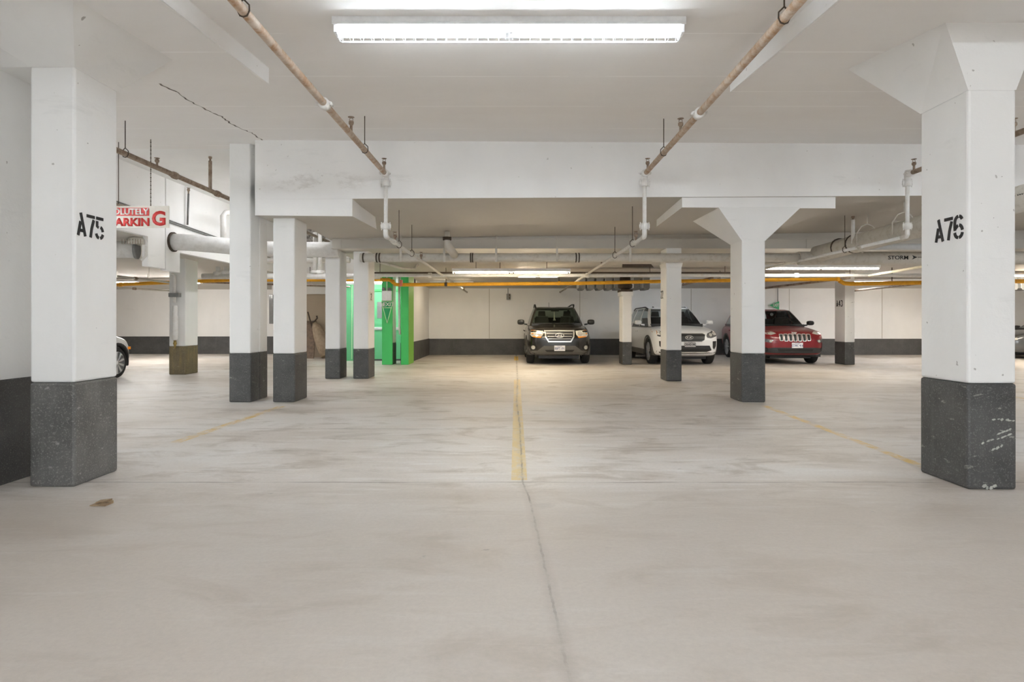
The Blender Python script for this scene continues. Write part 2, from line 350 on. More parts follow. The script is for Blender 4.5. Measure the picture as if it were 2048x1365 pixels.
def text_obj(name, txt, size, origin, u, v, mat, parent=None, extrude=0.002, bold=0.0, align='CENTER', sx=1.0):
    cu = bpy.data.curves.new(name, 'FONT'); cu.body = txt; cu.size = 1.0; cu.extrude = 0.0; cu.offset = bold; cu.align_x = align; cu.align_y = 'CENTER'
    cu.resolution_u = 3
    to = bpy.data.objects.new(name, cu); COL.objects.link(to)
    me = bpy.data.meshes.new_from_object(to.evaluated_get(bpy.context.evaluated_depsgraph_get()))
    bpy.data.objects.remove(to); bpy.data.curves.remove(cu)
    u, v = Vector(u).normalized(), Vector(v).normalized(); n = u.cross(v)
    bm = bmesh.new(); bm.from_mesh(me)
    g = bmesh.ops.extrude_face_region(bm, geom=bm.faces[:])
    top = set(e for e in g['geom'] if isinstance(e, bmesh.types.BMVert))
    for vtx in bm.verts:
        c = vtx.co.copy(); vtx.co = Vector(origin) + u * (c.x * size * sx) + v * (c.y * size) + n * (extrude if vtx in top else -0.001)
    bmesh.ops.recalc_face_normals(bm, faces=bm.faces); bm.to_mesh(me); bm.free(); me.name = name
    me.materials.clear(); me.materials.append(mat)
    o = bpy.data.objects.new(name, me); COL.objects.link(o)
    if parent is not None: o.parent = parent; o.matrix_parent_inverse = wm(parent).inverted()
    return o

# ------------------------------------------------------------------ setting
def zc(y): return 3.97 - 0.075 * (9.2 - max(y, 0.0))       # the garage roof slab rises away from the lane
def zp(y): return zc(y) - 0.155                             # underside of the drop panels round the near columns
def zr(y): return 2.80 - (y - 12.5) * 0.038                 # the lower slab at the back falls towards the back wall
XR, XL, YB, YF = 20.0, -17.0, 22.0, -14.0
mb = MB()
nx, ny = 2, 2
mb.add([(XL, YF, 0), (XR, YF, 0), (XR, 26, 0), (XL, 26, 0), (XL, YF, -0.3), (XR, YF, -0.3), (XR, 26, -0.3), (XL, 26, -0.3)],
       [(0, 1, 2, 3), (7, 6, 5, 4), (0, 4, 5, 1), (1, 5, 6, 2), (2, 6, 7, 3), (3, 7, 4, 0)])
floor = struct('floor', mb, M_floor)
def line_strip(x0, x1, y0, y1, m, name='painted_line', label=None, wob=0.0):
    b = MB(); n = 12; L = []; R = []
    for i in range(n + 1):
        t = i / n; y = y0 + (y1 - y0) * t; xc = x0 + (x1 - x0) * t
        L.append((xc - wob * 0.5, y, 0.0015)); R.append((xc + wob * 0.5, y, 0.0015))
    b.add(L + R, [(i, i + 1, n + 2 + i, n + 1 + i) for i in range(n)])
    o = struct(name, b, m, label, floor); return o
line_strip(0.045, 0.075, 4.70, 12.75, M_yel_line, label='worn cream-yellow centre stall line split by a crack', wob=0.125)
line_strip(0.085, 0.095, 18.9, 21.0, M_yel_blob, label='short bright yellow paint mark at the far end of the centre line', wob=0.13)
line_strip(-3.47, -3.38, 6.15, 8.75, M_yel_faint, label='faded yellow stall line leading to the paired columns', wob=0.12)
line_strip(3.50, 3.68, 4.95, 8.8, M_yel_faint, label='almost worn away yellow stall line beside column A76', wob=0.10)
line_strip(8.3, 8.1, 8.5, 11.0, M_yel_faint, label='faded yellow stall line past column A76', wob=0.12)
# near roof slab
b = MB()
b.add([(XL, YF, zc(0)), (XR, YF, zc(0)), (XL, 0, zc(0)), (XR, 0, zc(0)), (XL, 9.6, zc(9.6)), (XR, 9.6, zc(9.6)),
       (XL, YF, 4.6), (XR, YF, 4.6), (XL, 9.6, 4.6), (XR, 9.6, 4.6)],
      [(0, 1, 3, 2), (2, 3, 5, 4), (6, 8, 9, 7), (0, 6, 7, 1), (4, 5, 9, 8), (0, 2, 4, 8, 6), (1, 7, 9, 5, 3)])
struct('ceiling', b, M_ceil)
def panel(x0, x1, y0, y1, name):
    q = MB(); q.hexa([(x0, y0, zp(y0)), (x1, y0, zp(y0)), (x1, y1, zp(y1)), (x0, y1, zp(y1))],
                     [(x0, y0, zc(y0) + .05), (x1, y0, zc(y0) + .05), (x1, y1, zc(y1) + .05), (x0, y1, zc(y1) + .05)])
    o = q.build(name, M_ceil, None, 0.012); o['kind'] = 'structure'; return o
panel(2.22, 5.7, 2.1, 6.12, 'ceiling_drop_panel')
panel(-5.6, -2.40, 2.1, 5.86, 'ceiling_drop_panel')
for x0, x1, y1 in ((2.208, 2.22, 6.12), (-2.40, -2.388, 5.86)):      # added paler strips on drop-panel edges: lamp light put into the colour
    q = MB(); q.hexa([(x0, 2.1, zp(2.1)), (x1, 2.1, zp(2.1)), (x1, y1, zp(y1)), (x0, y1, zp(y1))], [(x0, 2.1, zc(2.1)), (x1, 2.1, zc(2.1)), (x1, y1, zc(y1)), (x0, y1, zc(y1))]); struct('lit_edge_strip', q, M_beamface)
rnd = random.Random(5); q = MB(); L = []; Rr = []
for k in range(60):
    y = 5.4 + k * .062; x = -3.74 + rnd.uniform(-.016, .016) + .02 * math.sin(k * .4); hw = rnd.uniform(.003, .013) * (1.0 if k > 8 else .5)
    L.append((x - hw, y, zc(y) - .002)); Rr.append((x + hw, y, zc(y) - .002))
q.add(L + Rr, [(k, k + 1, 61 + k, 60 + k) for k in range(59)]); struct('ceiling_crack', q, plain('dark_crack', (.16, .14, .12), .9, grain=.4))
# stepped beam and lower slab at the second column row
def yf(x): return 9.09 + 0.034 * (x - 0.0)
def zs(x, y): return 3.105 + 0.012 * x - 0.03 * (y - 9.2)
b = MB(); XE = 13.0
q = [(-3.86, yf(-3.86)), (XE, yf(XE) - 0.1), (XE, 12.7), (-3.86, 12.7)]
b.hexa([(x, y, zs(x, y)) for x, y in q], [(x, y, 4.5) for x, y in q])
def shade_underside(o):              # downward faces take a darker tone: shade put into the colour
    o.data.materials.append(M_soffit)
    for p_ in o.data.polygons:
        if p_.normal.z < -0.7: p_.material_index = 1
shade_underside(struct('ceiling_step_beam', b, M_beamface))
b = MB(); b.hexa([(-3.855, 9.35, 3.045), (XE, 9.35, 3.25), (XE, 12.49, 3.15), (-3.855, 12.49, 2.95)], [(-3.855, 9.35, 3.3), (XE, 9.35, 3.4), (XE, 12.49, 3.4), (-3.855, 12.49, 3.3)])
# drop panels of the second row
b = MB(); b.hexa([(-3.86, yf(-3.86) + .002, 2.825), (-2.42, yf(-2.42) + .002, 2.82), (-2.36, 10.35, 2.83), (-3.86, 10.35, 2.83)],
                 [(-3.86, yf(-3.86) + .002, 3.4), (-2.42, yf(-2.42) + .002, 3.4), (-2.42, 10.35, 3.4), (-3.86, 10.35, 3.4)])
shade_underside(struct('ceiling_drop_panel', b, M_beamface))
b = MB(); b.hexa([(2.58, yf(2.58) + .002, 2.985), (4.97, yf(4.97) + .002, 2.985), (4.97, 10.9, 2.96), (2.60, 10.9, 2.96)],
                 [(2.58, yf(2.58) + .002, 3.5), (4.97, yf(4.97) + .002, 3.5), (4.97, 10.9, 3.5), (2.60, 10.9, 3.5)])
shade_underside(struct('ceiling_drop_panel', b, M_beamface))
# deep beam of the third row
b = MB(); b.box(-3.78, XE, 12.5, 13.35, 2.75, 3.3)
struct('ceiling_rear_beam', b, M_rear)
b = MB(); b.box(-3.78, XE, 12.46, 12.5, 2.955, 2.975); b.box(-3.78, XE, 12.46, 12.5, 2.75, 2.765)
for x in (-3.6, -0.7, 2.6, 6.1): b.box(x, x + .012, 12.485, 12.5, 2.77, 2.95)
struct('trim_1', b, M_rear)
# rear slab
def slab(name, x0, x1, y0, y1, z0, z1, mat, top=3.3):
    q = MB(); q.hexa([(x0, y0, z0), (x1, y0, z0), (x1, y1, z1), (x0, y1, z1)], [(x0, y0, top), (x1, y0, top), (x1, y1, top), (x0, y1, top)])
    return struct(name, q, mat)
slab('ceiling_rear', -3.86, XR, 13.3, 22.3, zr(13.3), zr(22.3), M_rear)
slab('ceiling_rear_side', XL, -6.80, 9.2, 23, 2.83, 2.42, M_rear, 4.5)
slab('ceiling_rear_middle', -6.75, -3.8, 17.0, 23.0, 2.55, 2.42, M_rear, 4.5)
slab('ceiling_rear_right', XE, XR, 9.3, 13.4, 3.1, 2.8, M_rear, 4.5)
# plank seams and dropped strip on the rear slab
b = MB()
for i in range(9):
    x = -2.2 + i * 0.62; b.add([(x, 13.45, zr(13.45) - .004), (x + .02, 13.45, zr(13.45) - .004), (x + .14, 16.5, zr(16.5) - .004), (x + .12, 16.5, zr(16.5) - .004)], [(0, 1, 2, 3)])
struct('trim_2', b, M_soffit)
b = MB(); b.hexa([(0.55, 13.5, 2.66), (6.4, 13.5, 2.66), (6.4, 16.2, 2.58), (0.75, 16.2, 2.58)], [(0.55, 13.5, 2.80), (6.4, 13.5, 2.80), (6.4, 16.2, 2.72), (0.75, 16.2, 2.72)])
struct('ceiling_dropped_strip', b, M_rear)
# high bay beside the paired columns: its roof, side beam and end wall
b = MB(); b.box(-6.75, -3.8, 9.55, 17.2, 4.0, 4.5); struct('ceiling_bay', b, M_beamface)
b = MB()
b.box(-6.81, -6.7, 9.2, 11.0, 2.80, 4.3)
b.box(-6.81, -6.7, 11.0, 11.53, 2.25, 4.3); b.box(-6.81, -6.7, 11.57, 12.05, 2.22, 4.3); b.box(-6.80, -6.73, 11.5, 11.6, 2.27, 4.3)
b.box(-6.81, -6.7, 12.05, 17.0, 2.62, 4.3)
struct('wall_bay', b, M_beamface)
b = MB(); b.box(-6.75, -3.8, 16.9, 17.1, 2.42, 4.2); struct('wall_bay_end', b, M_beamface)
b = MB(); b.box(-5.9, -5.3, 16.6, 16.9, 2.95, 4.1); struct('trim_3', b, M_mottle)
# walls
def wall(name, x0, x1, y0, y1, h, band, base_name, mat=M_wall):
    q = MB(); q.box(x0, x1, y0, y1, 0.0, h); struct(name, q, mat)
    e = 0.012; q = MB(); q.box(x0 - e, x1 + e, y0 - e, y1 + e, 0.0, band); struct(base_name, q, M_band_wall)
wall('wall_back', -3.1, XR, YB, YB + 0.3, 2.5, 0.59, 'baseboard_back')
wall('wall_back_recess', XL, -7.45, 22.6, 22.9, 2.5, 0.66, 'baseboard_back_recess')
wall('wall_alcove_side', -3.3, -3.1, 17.6, YB, 2.62, 0.60, 'baseboard_alcove_side')
wall('wall_left', -4.25, -3.9, YF, 5.32, 3.16, 0.80, 'baseboard_left', M_white)
b = MB(); b.box(XL, -4.2, 4.9, 5.2, 0, 4.2); struct('wall_left_aisle', b, M_wall)
b = MB(); b.box(XL - .3, XL, YF, 26, 0, 4.5); struct('wall_left_end', b, M_wall)
b = MB(); b.box(XR, XR + .3, YF, 26, 0, 4.5); struct('wall_right', b, M_wall)
b = MB(); b.box(XL, XR, YF - .3, YF, 0, 4.5); struct('wall_front', b, M_wall)
# wall joints (thin recessed lines read as raised fillets at this distance)
b = MB()
for x in (-0.9, 2.42, 6.5, 10.1, 13.5): b.box(x, x + .025, YB - .006, YB + .01, 0.6, 2.42)
struct('trim_4', b, M_soffit)
b = MB()
for x in (-10.3, -8.9): b.box(x, x + .03, 22.592, 22.61, 0.66, 2.3)
struct('trim_5', b, M_soffit)
# brown plastered alcove and green stair wall
b = MB(); b.box(-8.2, -5.35, 20.55, 20.75, 0, 2.5); struct('wall_alcove', b, M_brownwall)
b = MB(); b.box(-8.2, -5.2, 20.35, 20.56, 2.16, 2.5); struct('trim_6', b, M_wall)
b = MB()
b.box(-5.36, -4.40, 18.75, 18.95, 0, 2.38); b.box(-3.50, -3.30, 18.75, 18.95, 0, 2.38); b.box(-4.42, -3.48, 18.75, 18.95, 2.19, 2.38)
struct('wall_stair', b, M_green_pale)
b = MB(); b.box(-5.36, -3.1, 18.74, 18.95, 2.38, 2.6); b.box(-5.36, -5.2, 18.9, 20.6, 0, 2.5); struct('wall_stair_head', b, M_wall)
b = MB(); b.box(-5.06, -5.04, 18.735, 18.75, 0.05, 2.36); struct('trim_7', b, M_paleedge)
b = MB(); b.box(-4.40, -3.50, 18.80, 18.86, 0.04, 2.17); dr = struct('door_1', b, M_green_pale)
b = MB(); b.box(-4.45, -4.38, 18.72, 18.80, 0, 2.23); b.box(-3.52, -3.45, 18.72, 18.80, 0, 2.23); b.box(-4.45, -3.45, 18.72, 18.80, 2.17, 2.23); struct('door_frame', b, M_green, None, dr)
b = MB(); b.box(-4.27, -4.12, 18.785, 18.80, 1.33, 1.84); struct('door_window', b, M_glassgrey, 'grey wired glass slot in the green door', dr)
b = MB(); b.box(-4.36, -3.56, 18.74, 18.80, 1.0, 1.05); b.box(-4.36, -3.56, 18.77, 18.80, 0.96, 1.0); struct('push_bar', b, M_housing, 'pale push bar', dr)
b = MB(); b.box(-4.40, -3.50, 18.78, 18.80, 0.0, 0.05); struct('door_sill', b, M_band, 'dark gap under the door', dr)

# ------------------------------------------------------------------ columns
def column(label, x0, x1, y0, y1, z1, band, name='concrete_column', mb_band=M_band, top=None, shaft=M_white, bev=0.018, z0=None):
    r = thing(name, label, 'column', ((x0 + x1) / 2, (y0 + y1) / 2, 0))
    q = MB(); q.box(x0, x1, y0, y1, band, z1); q.build('shaft', shaft, r, bev)
    q = MB(); e = 0.003; q.box(x0 - e, x1 + e, y0 - e, y1 + e, 0, band); o = q.build('base_band', mb_band, r, bev)
    o['label'] = 'dark scuffed paint band round the foot'
    return r
def capital(r, bot, zb, top, zt, mat=M_white):
    q = MB(); q.hexa([(x, y, zb) for x, y in bot], [(x, y, (zt(y) if callable(zt) else zt)) for x, y in top]); return q.build('capital', mat, r)
# A75
cA = column('white octagon-edged column stencilled A75 beside the near wall end', -3.635, -3.30, 4.51, 5.0, 3.17, 0.785, mb_band=M_band_speckled)
cA['label'] = 'large white column stencilled A75 with dark base'
capital(cA, [(-3.635, 4.51), (-3.30, 4.51), (-3.30, 5.0), (-3.635, 5.0)], 3.16, [(-4.0, 4.0), (-2.94, 4.0), (-2.94, 5.22), (-4.0, 5.22)], lambda y: zp(y) + .02)
stencil('A75', (-3.298, 4.535, 1.90), (0, 1, 0), (1, 0, 0), 0.175, cA, 0.58)
b = MB(); b.hexa([(-8, 4.515, 3.16), (-3.31, 4.515, 3.16), (-3.31, 4.96, 3.16), (-8, 4.96, 3.16)], [(-8, 4.01, 3.55), (-3.31, 4.01, 3.55), (-3.31, 4.96, 3.75), (-8, 4.96, 3.75)]); struct('ceiling_side_beam', b, M_white)
# A76
cB = column('large white column stencilled A76 with scraped dark base', 3.365, 3.72, 4.44, 4.96, 2.97, 0.785)
capital(cB, [(3.365, 4.44), (3.72, 4.44), (3.72, 4.96), (3.365, 4.96)], 2.96, [(3.19, 4.44), (3.92, 4.44), (4.07, 5.46), (3.02, 5.46)], lambda y: zp(y) + .02)
stencil('A76', (3.363, 4.785, 1.872), (0, -1, 0), (-1, 0, 0), 0.176, cB, 0.585)
b = MB()
rnd = random.Random(3)
for (cx_, z, l, t, a, n) in ((3.60, .52, .06, .016, .03, 4), (3.68, .51, .03, .010, 0, 2), (3.57, .375, .11, .014, .30, 7), (3.63, .43, .06, .012, .33, 4), (3.58, .315, .04, .018, .40, 3), (3.52, .02, .06, .03, .0, 4)):
    for k in range(n):
        u = (k + .5) / n * 2 - 1 + rnd.uniform(-.15, .15); hw = l / n * rnd.uniform(.7, 1.3); ht = t * rnd.uniform(.35, .75); xx = cx_ + u * l; zz = z + a * u * l + rnd.uniform(-.3, .3) * t
        b.prism([(xx - hw, zz - ht * .3 - a * hw), (xx - hw * .2, zz - ht), (xx + hw, zz - ht * .2 + a * hw), (xx + hw * .6, zz + ht * .8 + a * hw * .6), (xx - hw * .4, zz + ht * .6)], 'y', 4.4345, 4.438)
b.build('paint_scrape', plain('pale_scraped_concrete', (0.42, 0.42, 0.38), 0.8, grain=.3), cB)['kind'] = 'stuff'
# second row
c = column('tall white double column rising to the high ceiling, crack down its side', -4.36, -4.03, 9.2, 9.52, 3.99, 0.75)
b = MB(); b.box(-4.33, -4.032, 9.535, 9.83, 0.75, 4.0); b.build('rear_shaft', M_white, c, .015)
b = MB(); b.box(-4.333, -4.029, 9.53, 9.833, 0.0, 0.75); b.build('base_band', M_band, c, .015)
column('white column under the drop panel, next to the tall double column', -3.69, -3.355, 9.2, 9.75, 2.84, 0.745)
cC = column('white column with flared capital under the stepped beam', 3.5, 3.862, 9.2, 9.7, 2.5, 0.745)
capital(cC, [(3.5, 9.2), (3.862, 9.2), (3.862, 9.7), (3.5, 9.7)], 2.48, [(3.14, 9.21), (4.42, 9.21), (4.40, 10.4), (3.07, 10.4)], 3.0)
# third row
column('white column nearest the stair door opening, grey pipe end passing its top', -3.455, -3.125, 12.93, 13.5, 2.76, 0.64)
column('white column in front of the green wall, beside the brown alcove', -4.06, -3.74, 12.93, 13.45, 2.80, 0.64)
cD = column('white column marked and chipped, standing before the white car', 3.16, 3.475, 12.4, 12.9, 2.76, 0.64)
b = MB(); b.hexa([(3.16, 12.4, 2.36), (3.475, 12.4, 2.36), (3.475, 12.9, 2.36), (3.16, 12.9, 2.36)], [(3.14, 12.38, 2.45), (3.495, 12.38, 2.45), (3.495, 12.92, 2.45), (3.14, 12.92, 2.45)]); b.build('capital', M_white, cD)
stencil('22', (3.158, 12.86, 1.72), (0, -1, 0), (-1, 0, 0), 0.17, cD)
cE = column('white column with brown stained base and a drain pipe on its face', -7.98, -7.60, 13.9, 14.45, 2.72, 0.66, mb_band=M_band_rust)
# fourth row
cF = column('slim white column with rusty iron head beside the black car', 3.1, 3.36, 17.05, 17.6, 2.10, 0.64)
b = MB(); b.box(3.06, 3.40, 17.03, 17.62, 1.96, 2.08); b.build('collar', M_white, cF, .01)
b = MB(); b.box(3.05, 3.38, 17.0, 17.6, 2.08, 2.14); b.lathe((3.22, 17.3, 2.14), (0, 0, 1), [(.10, 0), (.2, .06), (.21, .14), (.16, .2), (.14, .5)], 14); b.build('iron_head', M_iron, cF)['label'] = 'rusty brown iron head'
cG = column('white column stencilled A43 by the back wall', 9.42, 9.70, 17.05, 17.6, 2.7, 0.64)
stencil('A43', (9.417, 17.50, 1.66), (0, -1, 0), (-1, 0, 0), 0.18, cG)
def green_pillar(label, x0, x1, y0, y1, side_band=False):
    r = thing('green_pillar', label, 'column', ((x0 + x1) / 2, (y0 + y1) / 2, 0))
    q = MB(); q.box(x0, x1, y0, y0 + .06, 0, 2.63); q.build('green_face', M_green, r, .01)
    if side_band:
        q = MB(); q.box(x0, x1, y0 + .06, y1, .62, 2.63); q.build('shaft', M_white, r)
        q = MB(); q.box(x0 - .003, x1 + .003, y0 + .06, y1, 0, .62); q.build('base_band', M_band, r)
    else:
        q = MB(); q.box(x0, x1, y0 + .06, y1, 0, 2.63); q.build('shaft', plain('yellow_green_paint', (0.20, 0.50, 0.05), .5), r)
    return r
gA = green_pillar('green faced pillar carrying the exit triangle and a grey box', -3.74, -3.44, 17.05, 17.58, True)
gB = green_pillar('plain green pillar at the corner of the white side wall', -3.20, -2.985, 17.05, 17.95)
# exit triangle on the green pillar
t = thing('exit_sign', 'green downward exit triangle on the green pillar', 'sign', (-3.585, 17.04, 1.6))
b = MB(); b.prism([(-3.75, 1.80), (-3.42, 1.80), (-3.585, 1.18)], 'y', 17.025, 17.045); b.build('board', M_green_sign, t)
b = MB()
for p0, p1 in (((-3.75, 1.80), (-3.42, 1.80)), ((-3.42, 1.80), (-3.585, 1.18)), ((-3.585, 1.18), (-3.75, 1.80)), ((-3.72, 1.62), (-3.45, 1.62))):
    b.tube([(p0[0], 17.022, p0[1]), (p1[0], 17.022, p1[1])], .009, 5)
b.build('outline', M_paleedge, t)
text_obj('lettering', 'EXIT', 0.15, (-3.545, 17.022, 1.71), (1, 0, 0), (0, 0, 1), M_signwhite, t, .004, .02)
def running_man(o, s, y, m, par):
    q = MB(); ox, oz = o
    q.lathe((ox + .05 * s, y, oz + .9 * s), (0, 1, 0), [(.11 * s, 0), (.11 * s, .006)], 10)
    for a in ([(0, .75), (-.05, .38)], [(-.05, .38), (.2, .25), (.1, 0)], [(-.05, .38), (-.2, .15), (-.4, .12)], [(0, .72), (.25, .55)], [(0, .72), (-.28, .6), (-.3, .42)]):
        q.tube([(ox + u * s, y, oz + v * s) for u, v in a], .06 * s, 5)
    return q.build('running_figure', m, par)
running_man((-3.70, 1.655), .12, 17.02, M_signwhite, t)
t = thing('junction_box', 'pale grey electrical box high on the green pillar', 'electrical box', (-3.59, 16.98, 1.95))
b = MB(); b.box(-3.72, -3.45, 16.93, 17.05, 1.82, 2.10); b.build('box', M_housing, t, .012)
b = MB(); b.tube([(-3.585, 16.99, 2.1), (-3.585, 16.99, 2.6)], .012, 6); b.build('conduit', M_signwhite, t)
for dx in (-.09, .08):
    b = MB(); b.lathe((-3.585 + dx, 16.97, 2.10), (0, 0, 1), [(.045, 0), (.055, .05), (.03, .09)], 10); b.build('lamp_head', M_galv, t)
t = thing('wall_downpipe', 'white downpipe ending beside the plain green pillar', 'pipe', (-3.27, 17.2, 0))
b = MB(); b.tube([(-3.275, 17.2, 2.6), (-3.27, 17.2, 1.05), (-3.25, 17.2, .85)], .035, 10); b.build('pipe', M_wpipe, t)

# ------------------------------------------------------------------ pipes
def coupling(par, c, axis, r, mat, ears=True):
    q = MB(); q.lathe(c, axis, [(r * 1.0, -.05), (r * 1.45, -.045), (r * 1.5, 0), (r * 1.45, .045), (r, .05)], 12)
    d = Vector(axis).normalized(); s = d.cross(Vector((0, 0, 1)));
    if s.length < .1: s = Vector((1, 0, 0))
    s.normalize()
    if ears:
        for k in (-1, 1):
            p = Vector(c) + s * k * r * 1.75; q.lathe(p, d, [(r * .42, -.03), (r * .42, .03)], 8)
            q.lathe(p, d, [(r * .2, -.06), (r * .2, .06)], 6)
    return q.build('coupling', mat, par)
def sprinkler(par, c, h=.14, mat=M_brown, up=1):
    q = MB(); x, y, z = c
    q.tube([(x, y, z), (x, y, z + up * h * .62)], .016, 8)
    q.lathe((x, y, z + up * h * .45), (0, 0, up), [(.02, 0), (.03, .015), (.03, .04), (.018, .05)], 8)
    q.tube([(x - .018, y, z + up * h * .72), (x - .02, y, z + up * h * .86), (x, y, z + up * h * .97)], .004, 5)
    q.tube([(x + .018, y, z + up * h * .72), (x + .02, y, z + up * h * .86), (x, y, z + up * h * .97)], .004, 5)
    q.lathe((x, y, z + up * h * .97), (0, 0, up), [(.034, 0), (.038, .004), (.01, .008)], 12)
    return q.build('sprinkler_head', mat, par)
def hanger(par, x, y, z, ztop, r, mat=M_steel):
    q = MB(); q.tube([(x, y, z + r * 2.2), (x, y, ztop)], .006, 6)
    q.tube([(x, y, z + r * 2.3), (x - r * 1.1, y, z + r * 1.2), (x - r * 1.15, y, z), (x - r * .7, y, z - r * .9), (x, y, z - r * 1.15), (x + r * .7, y, z - r * .9), (x + r * 1.15, y, z), (x + r * 1.1, y, z + r * 1.2), (x, y, z + r * 2.3)], .006, 5)
    return q.build('hanger_rod', mat, par)
def sprinkler_run(label, X, Y0, r, umat, YD=9.0, zu=3.42, zl=2.50, lo=None, heads=(), coups=(), hangs=(), lheads=(), lcoups=(), lhangs=(), lmat=M_gpipe):
    t = thing('sprinkler_pipe', label, 'pipe', (X, YD, zl), group='fire sprinkler pipes')
    YD -= .12
    q = MB(); q.tube([(X, Y0, zu), (X, YD + .03, zu)], r, 14); q.build('upper_pipe', umat, t)
    q = MB(); q.tube([(X, YD, zu - .05), (X, YD, zl + .05)], r * .82, 12); q.build('drop_pipe', M_wpipe, t)['label'] = 'white vertical drop'
    q = MB(); q.lathe((X, YD, zu), (0, 0, 1), [(r * 1.25, -.10), (r * 1.3, .02), (r * .8, .06)], 12); q.build('elbow', M_wpipe, t)
    coupling(t, (X, YD, zu - .13), (0, 0, 1), r * 1.05, M_wpipe); coupling(t, (X, YD - .07, zu), (0, 1, 0), r * 1.05, M_wpipe)
    q = MB(); q.tube([(X, YD, zl + .12), (X, YD, zl + .03), (X, YD + .02, zl), (X, YD + .12, zl)], r, 10); q.build('elbow', M_wpipe, t)
    coupling(t, (X, YD, zl + .15), (0, 0, 1), r, M_wpipe)
    if lo:
        q = MB(); q.tube([(X, YD + .08, zl), lo], r * .78, 10); q.build('lower_pipe', lmat, t)
        D = Vector(lo) - Vector((X, YD + .08, zl))
        for f in lheads: p = Vector((X, YD + .08, zl)) + D * f; sprinkler(t, p, .17)
        for f in lcoups: p = Vector((X, YD + .08, zl)) + D * f; coupling(t, p, D, r * .8, M_gpipe)
        for f, zt in lhangs: p = Vector((X, YD + .08, zl)) + D * f; hanger(t, p.x, p.y, p.z, zt, r)
        q = MB(); p = Vector(lo); q.lathe(p, D, [(r * .9, -.05), (r * .95, .03), (r * .4, .04)], 10); q.build('end_cap', M_brown, t)
    for y in heads: sprinkler(t, (X + .01, y, zu + r * .6), .17)
    for y in coups: coupling(t, (X, y, zu), (0, 1, 0), r * 1.05, M_wpipe)
    for y in hangs: hanger(t, X, y, zu, zc(y) + .01, r)
    return t
sprinkler_run('rusty sprinkler pipe running under the ceiling on the A75 side of the light', -1.89, 1.0, .036, M_rust, lo=(-1.66, 21.3, 2.27), heads=(6.95, 8.72), coups=(6.0,), hangs=(4.2, 7.62), lheads=(.045, .24, .93), lcoups=(.04, .86), lhangs=((.07, 3.1), (.16, 3.0)))
sprinkler_run('pale rusty sprinkler pipe running under the ceiling on the A76 side of the light', 1.94, 1.0, .036, M_rust, lo=(1.66, 21.3, 2.27), heads=(7.0, 8.72), coups=(6.28,), hangs=(4.3, 7.75), lheads=(.04, .3), lcoups=(.045, .88), lhangs=((.06, 3.1), (.18, 3.0)))
sprinkler_run('sprinkler pipe with white drop seen beside column A76', 5.83, 3.5, .034, M_brown, lo=(5.75, 16.8, 2.42), heads=(7.0, 8.75), coups=(), hangs=(6.0,), lheads=(), lcoups=(.14,), lhangs=((.2, 3.1),), lmat=M_wpipe)
# brown run on the aisle side
t = thing('sprinkler_pipe', 'brown sprinkler pipe crossing the bay behind the hanging sign', 'pipe', (-5.08, 8, 3.43), group='fire sprinkler pipes')
b = MB(); b.tube([(-5.08, 5.6, 3.44), (-5.08, 16.5, 3.42)], .036, 12); b.build('upper_pipe', M_brown, t)
for y in (9.0, 10.3): coupling(t, (-5.08, y, 3.43), (0, 1, 0), .036, M_brown)
hanger(t, -5.08, 7.85, 3.43, zc(7.85), .036)
b = MB(); b.tube([(-5.08, 10.05, 3.43), (-5.08, 10.05, 3.93)], .028, 10); b.build('riser', M_brown, t); sprinkler(t, (-5.08, 10.05, 3.90), .14)
sprinkler(t, (-5.08, 8.55, 3.45), .12)
# second aisle pipe below with its hanger
t = thing('aisle_pipe', 'thin brown pipe hung low behind the hanging sign', 'pipe', (-6.3, 9, 2.95))
b = MB(); b.tube([P(120, 380, 8.0), P(290, 424, 9.8)], .026, 8); b.build('pipe', M_brown, t)
b = MB(); p = P(237, 408, 9.1); b.tube([p, (p.x, p.y, zc(p.y))], .006, 5); b.build('hanger_rod', M_steel, t)
# conduits and stubs on the white bay wall
t = thing('wall_conduit', 'thin conduit running down the white bay wall', 'conduit', (-6.68, 11.6, 3.2))
b = MB(); b.tube([(-6.68, 9.3, 3.29), (-6.68, 16.5, 3.02)], .012, 6); b.tube([(-6.68, 9.3, 3.25), (-6.68, 16.5, 2.98)], .012, 6); b.build('conduit', M_galv, t)
t = thing('wall_stub_pipe', 'short grey pipe with sprinkler head against the white bay wall', 'pipe', (-6.6, 12.3, 3.1))
b = MB(); p0, p1 = P(377, 388, 12.25), P(375, 450, 12.25); b.tube([p0, p1], .02, 8); b.build('pipe', M_galv, t); sprinkler(t, p0, .12, M_brown)
t = thing('bay_riser', 'white elbowed pipe rising from the silver duct', 'pipe', (-6.2, 13, 2.9))
b = MB(); b.tube([P(447, 487, 12.9), P(446, 432, 12.9), P(451, 426, 12.95), P(475, 425, 13.2)], .06, 10); b.build('pipe', M_wpipe, t); coupling(t, P(446, 486, 12.9), (0, 0, 1), .06, M_wpipe)
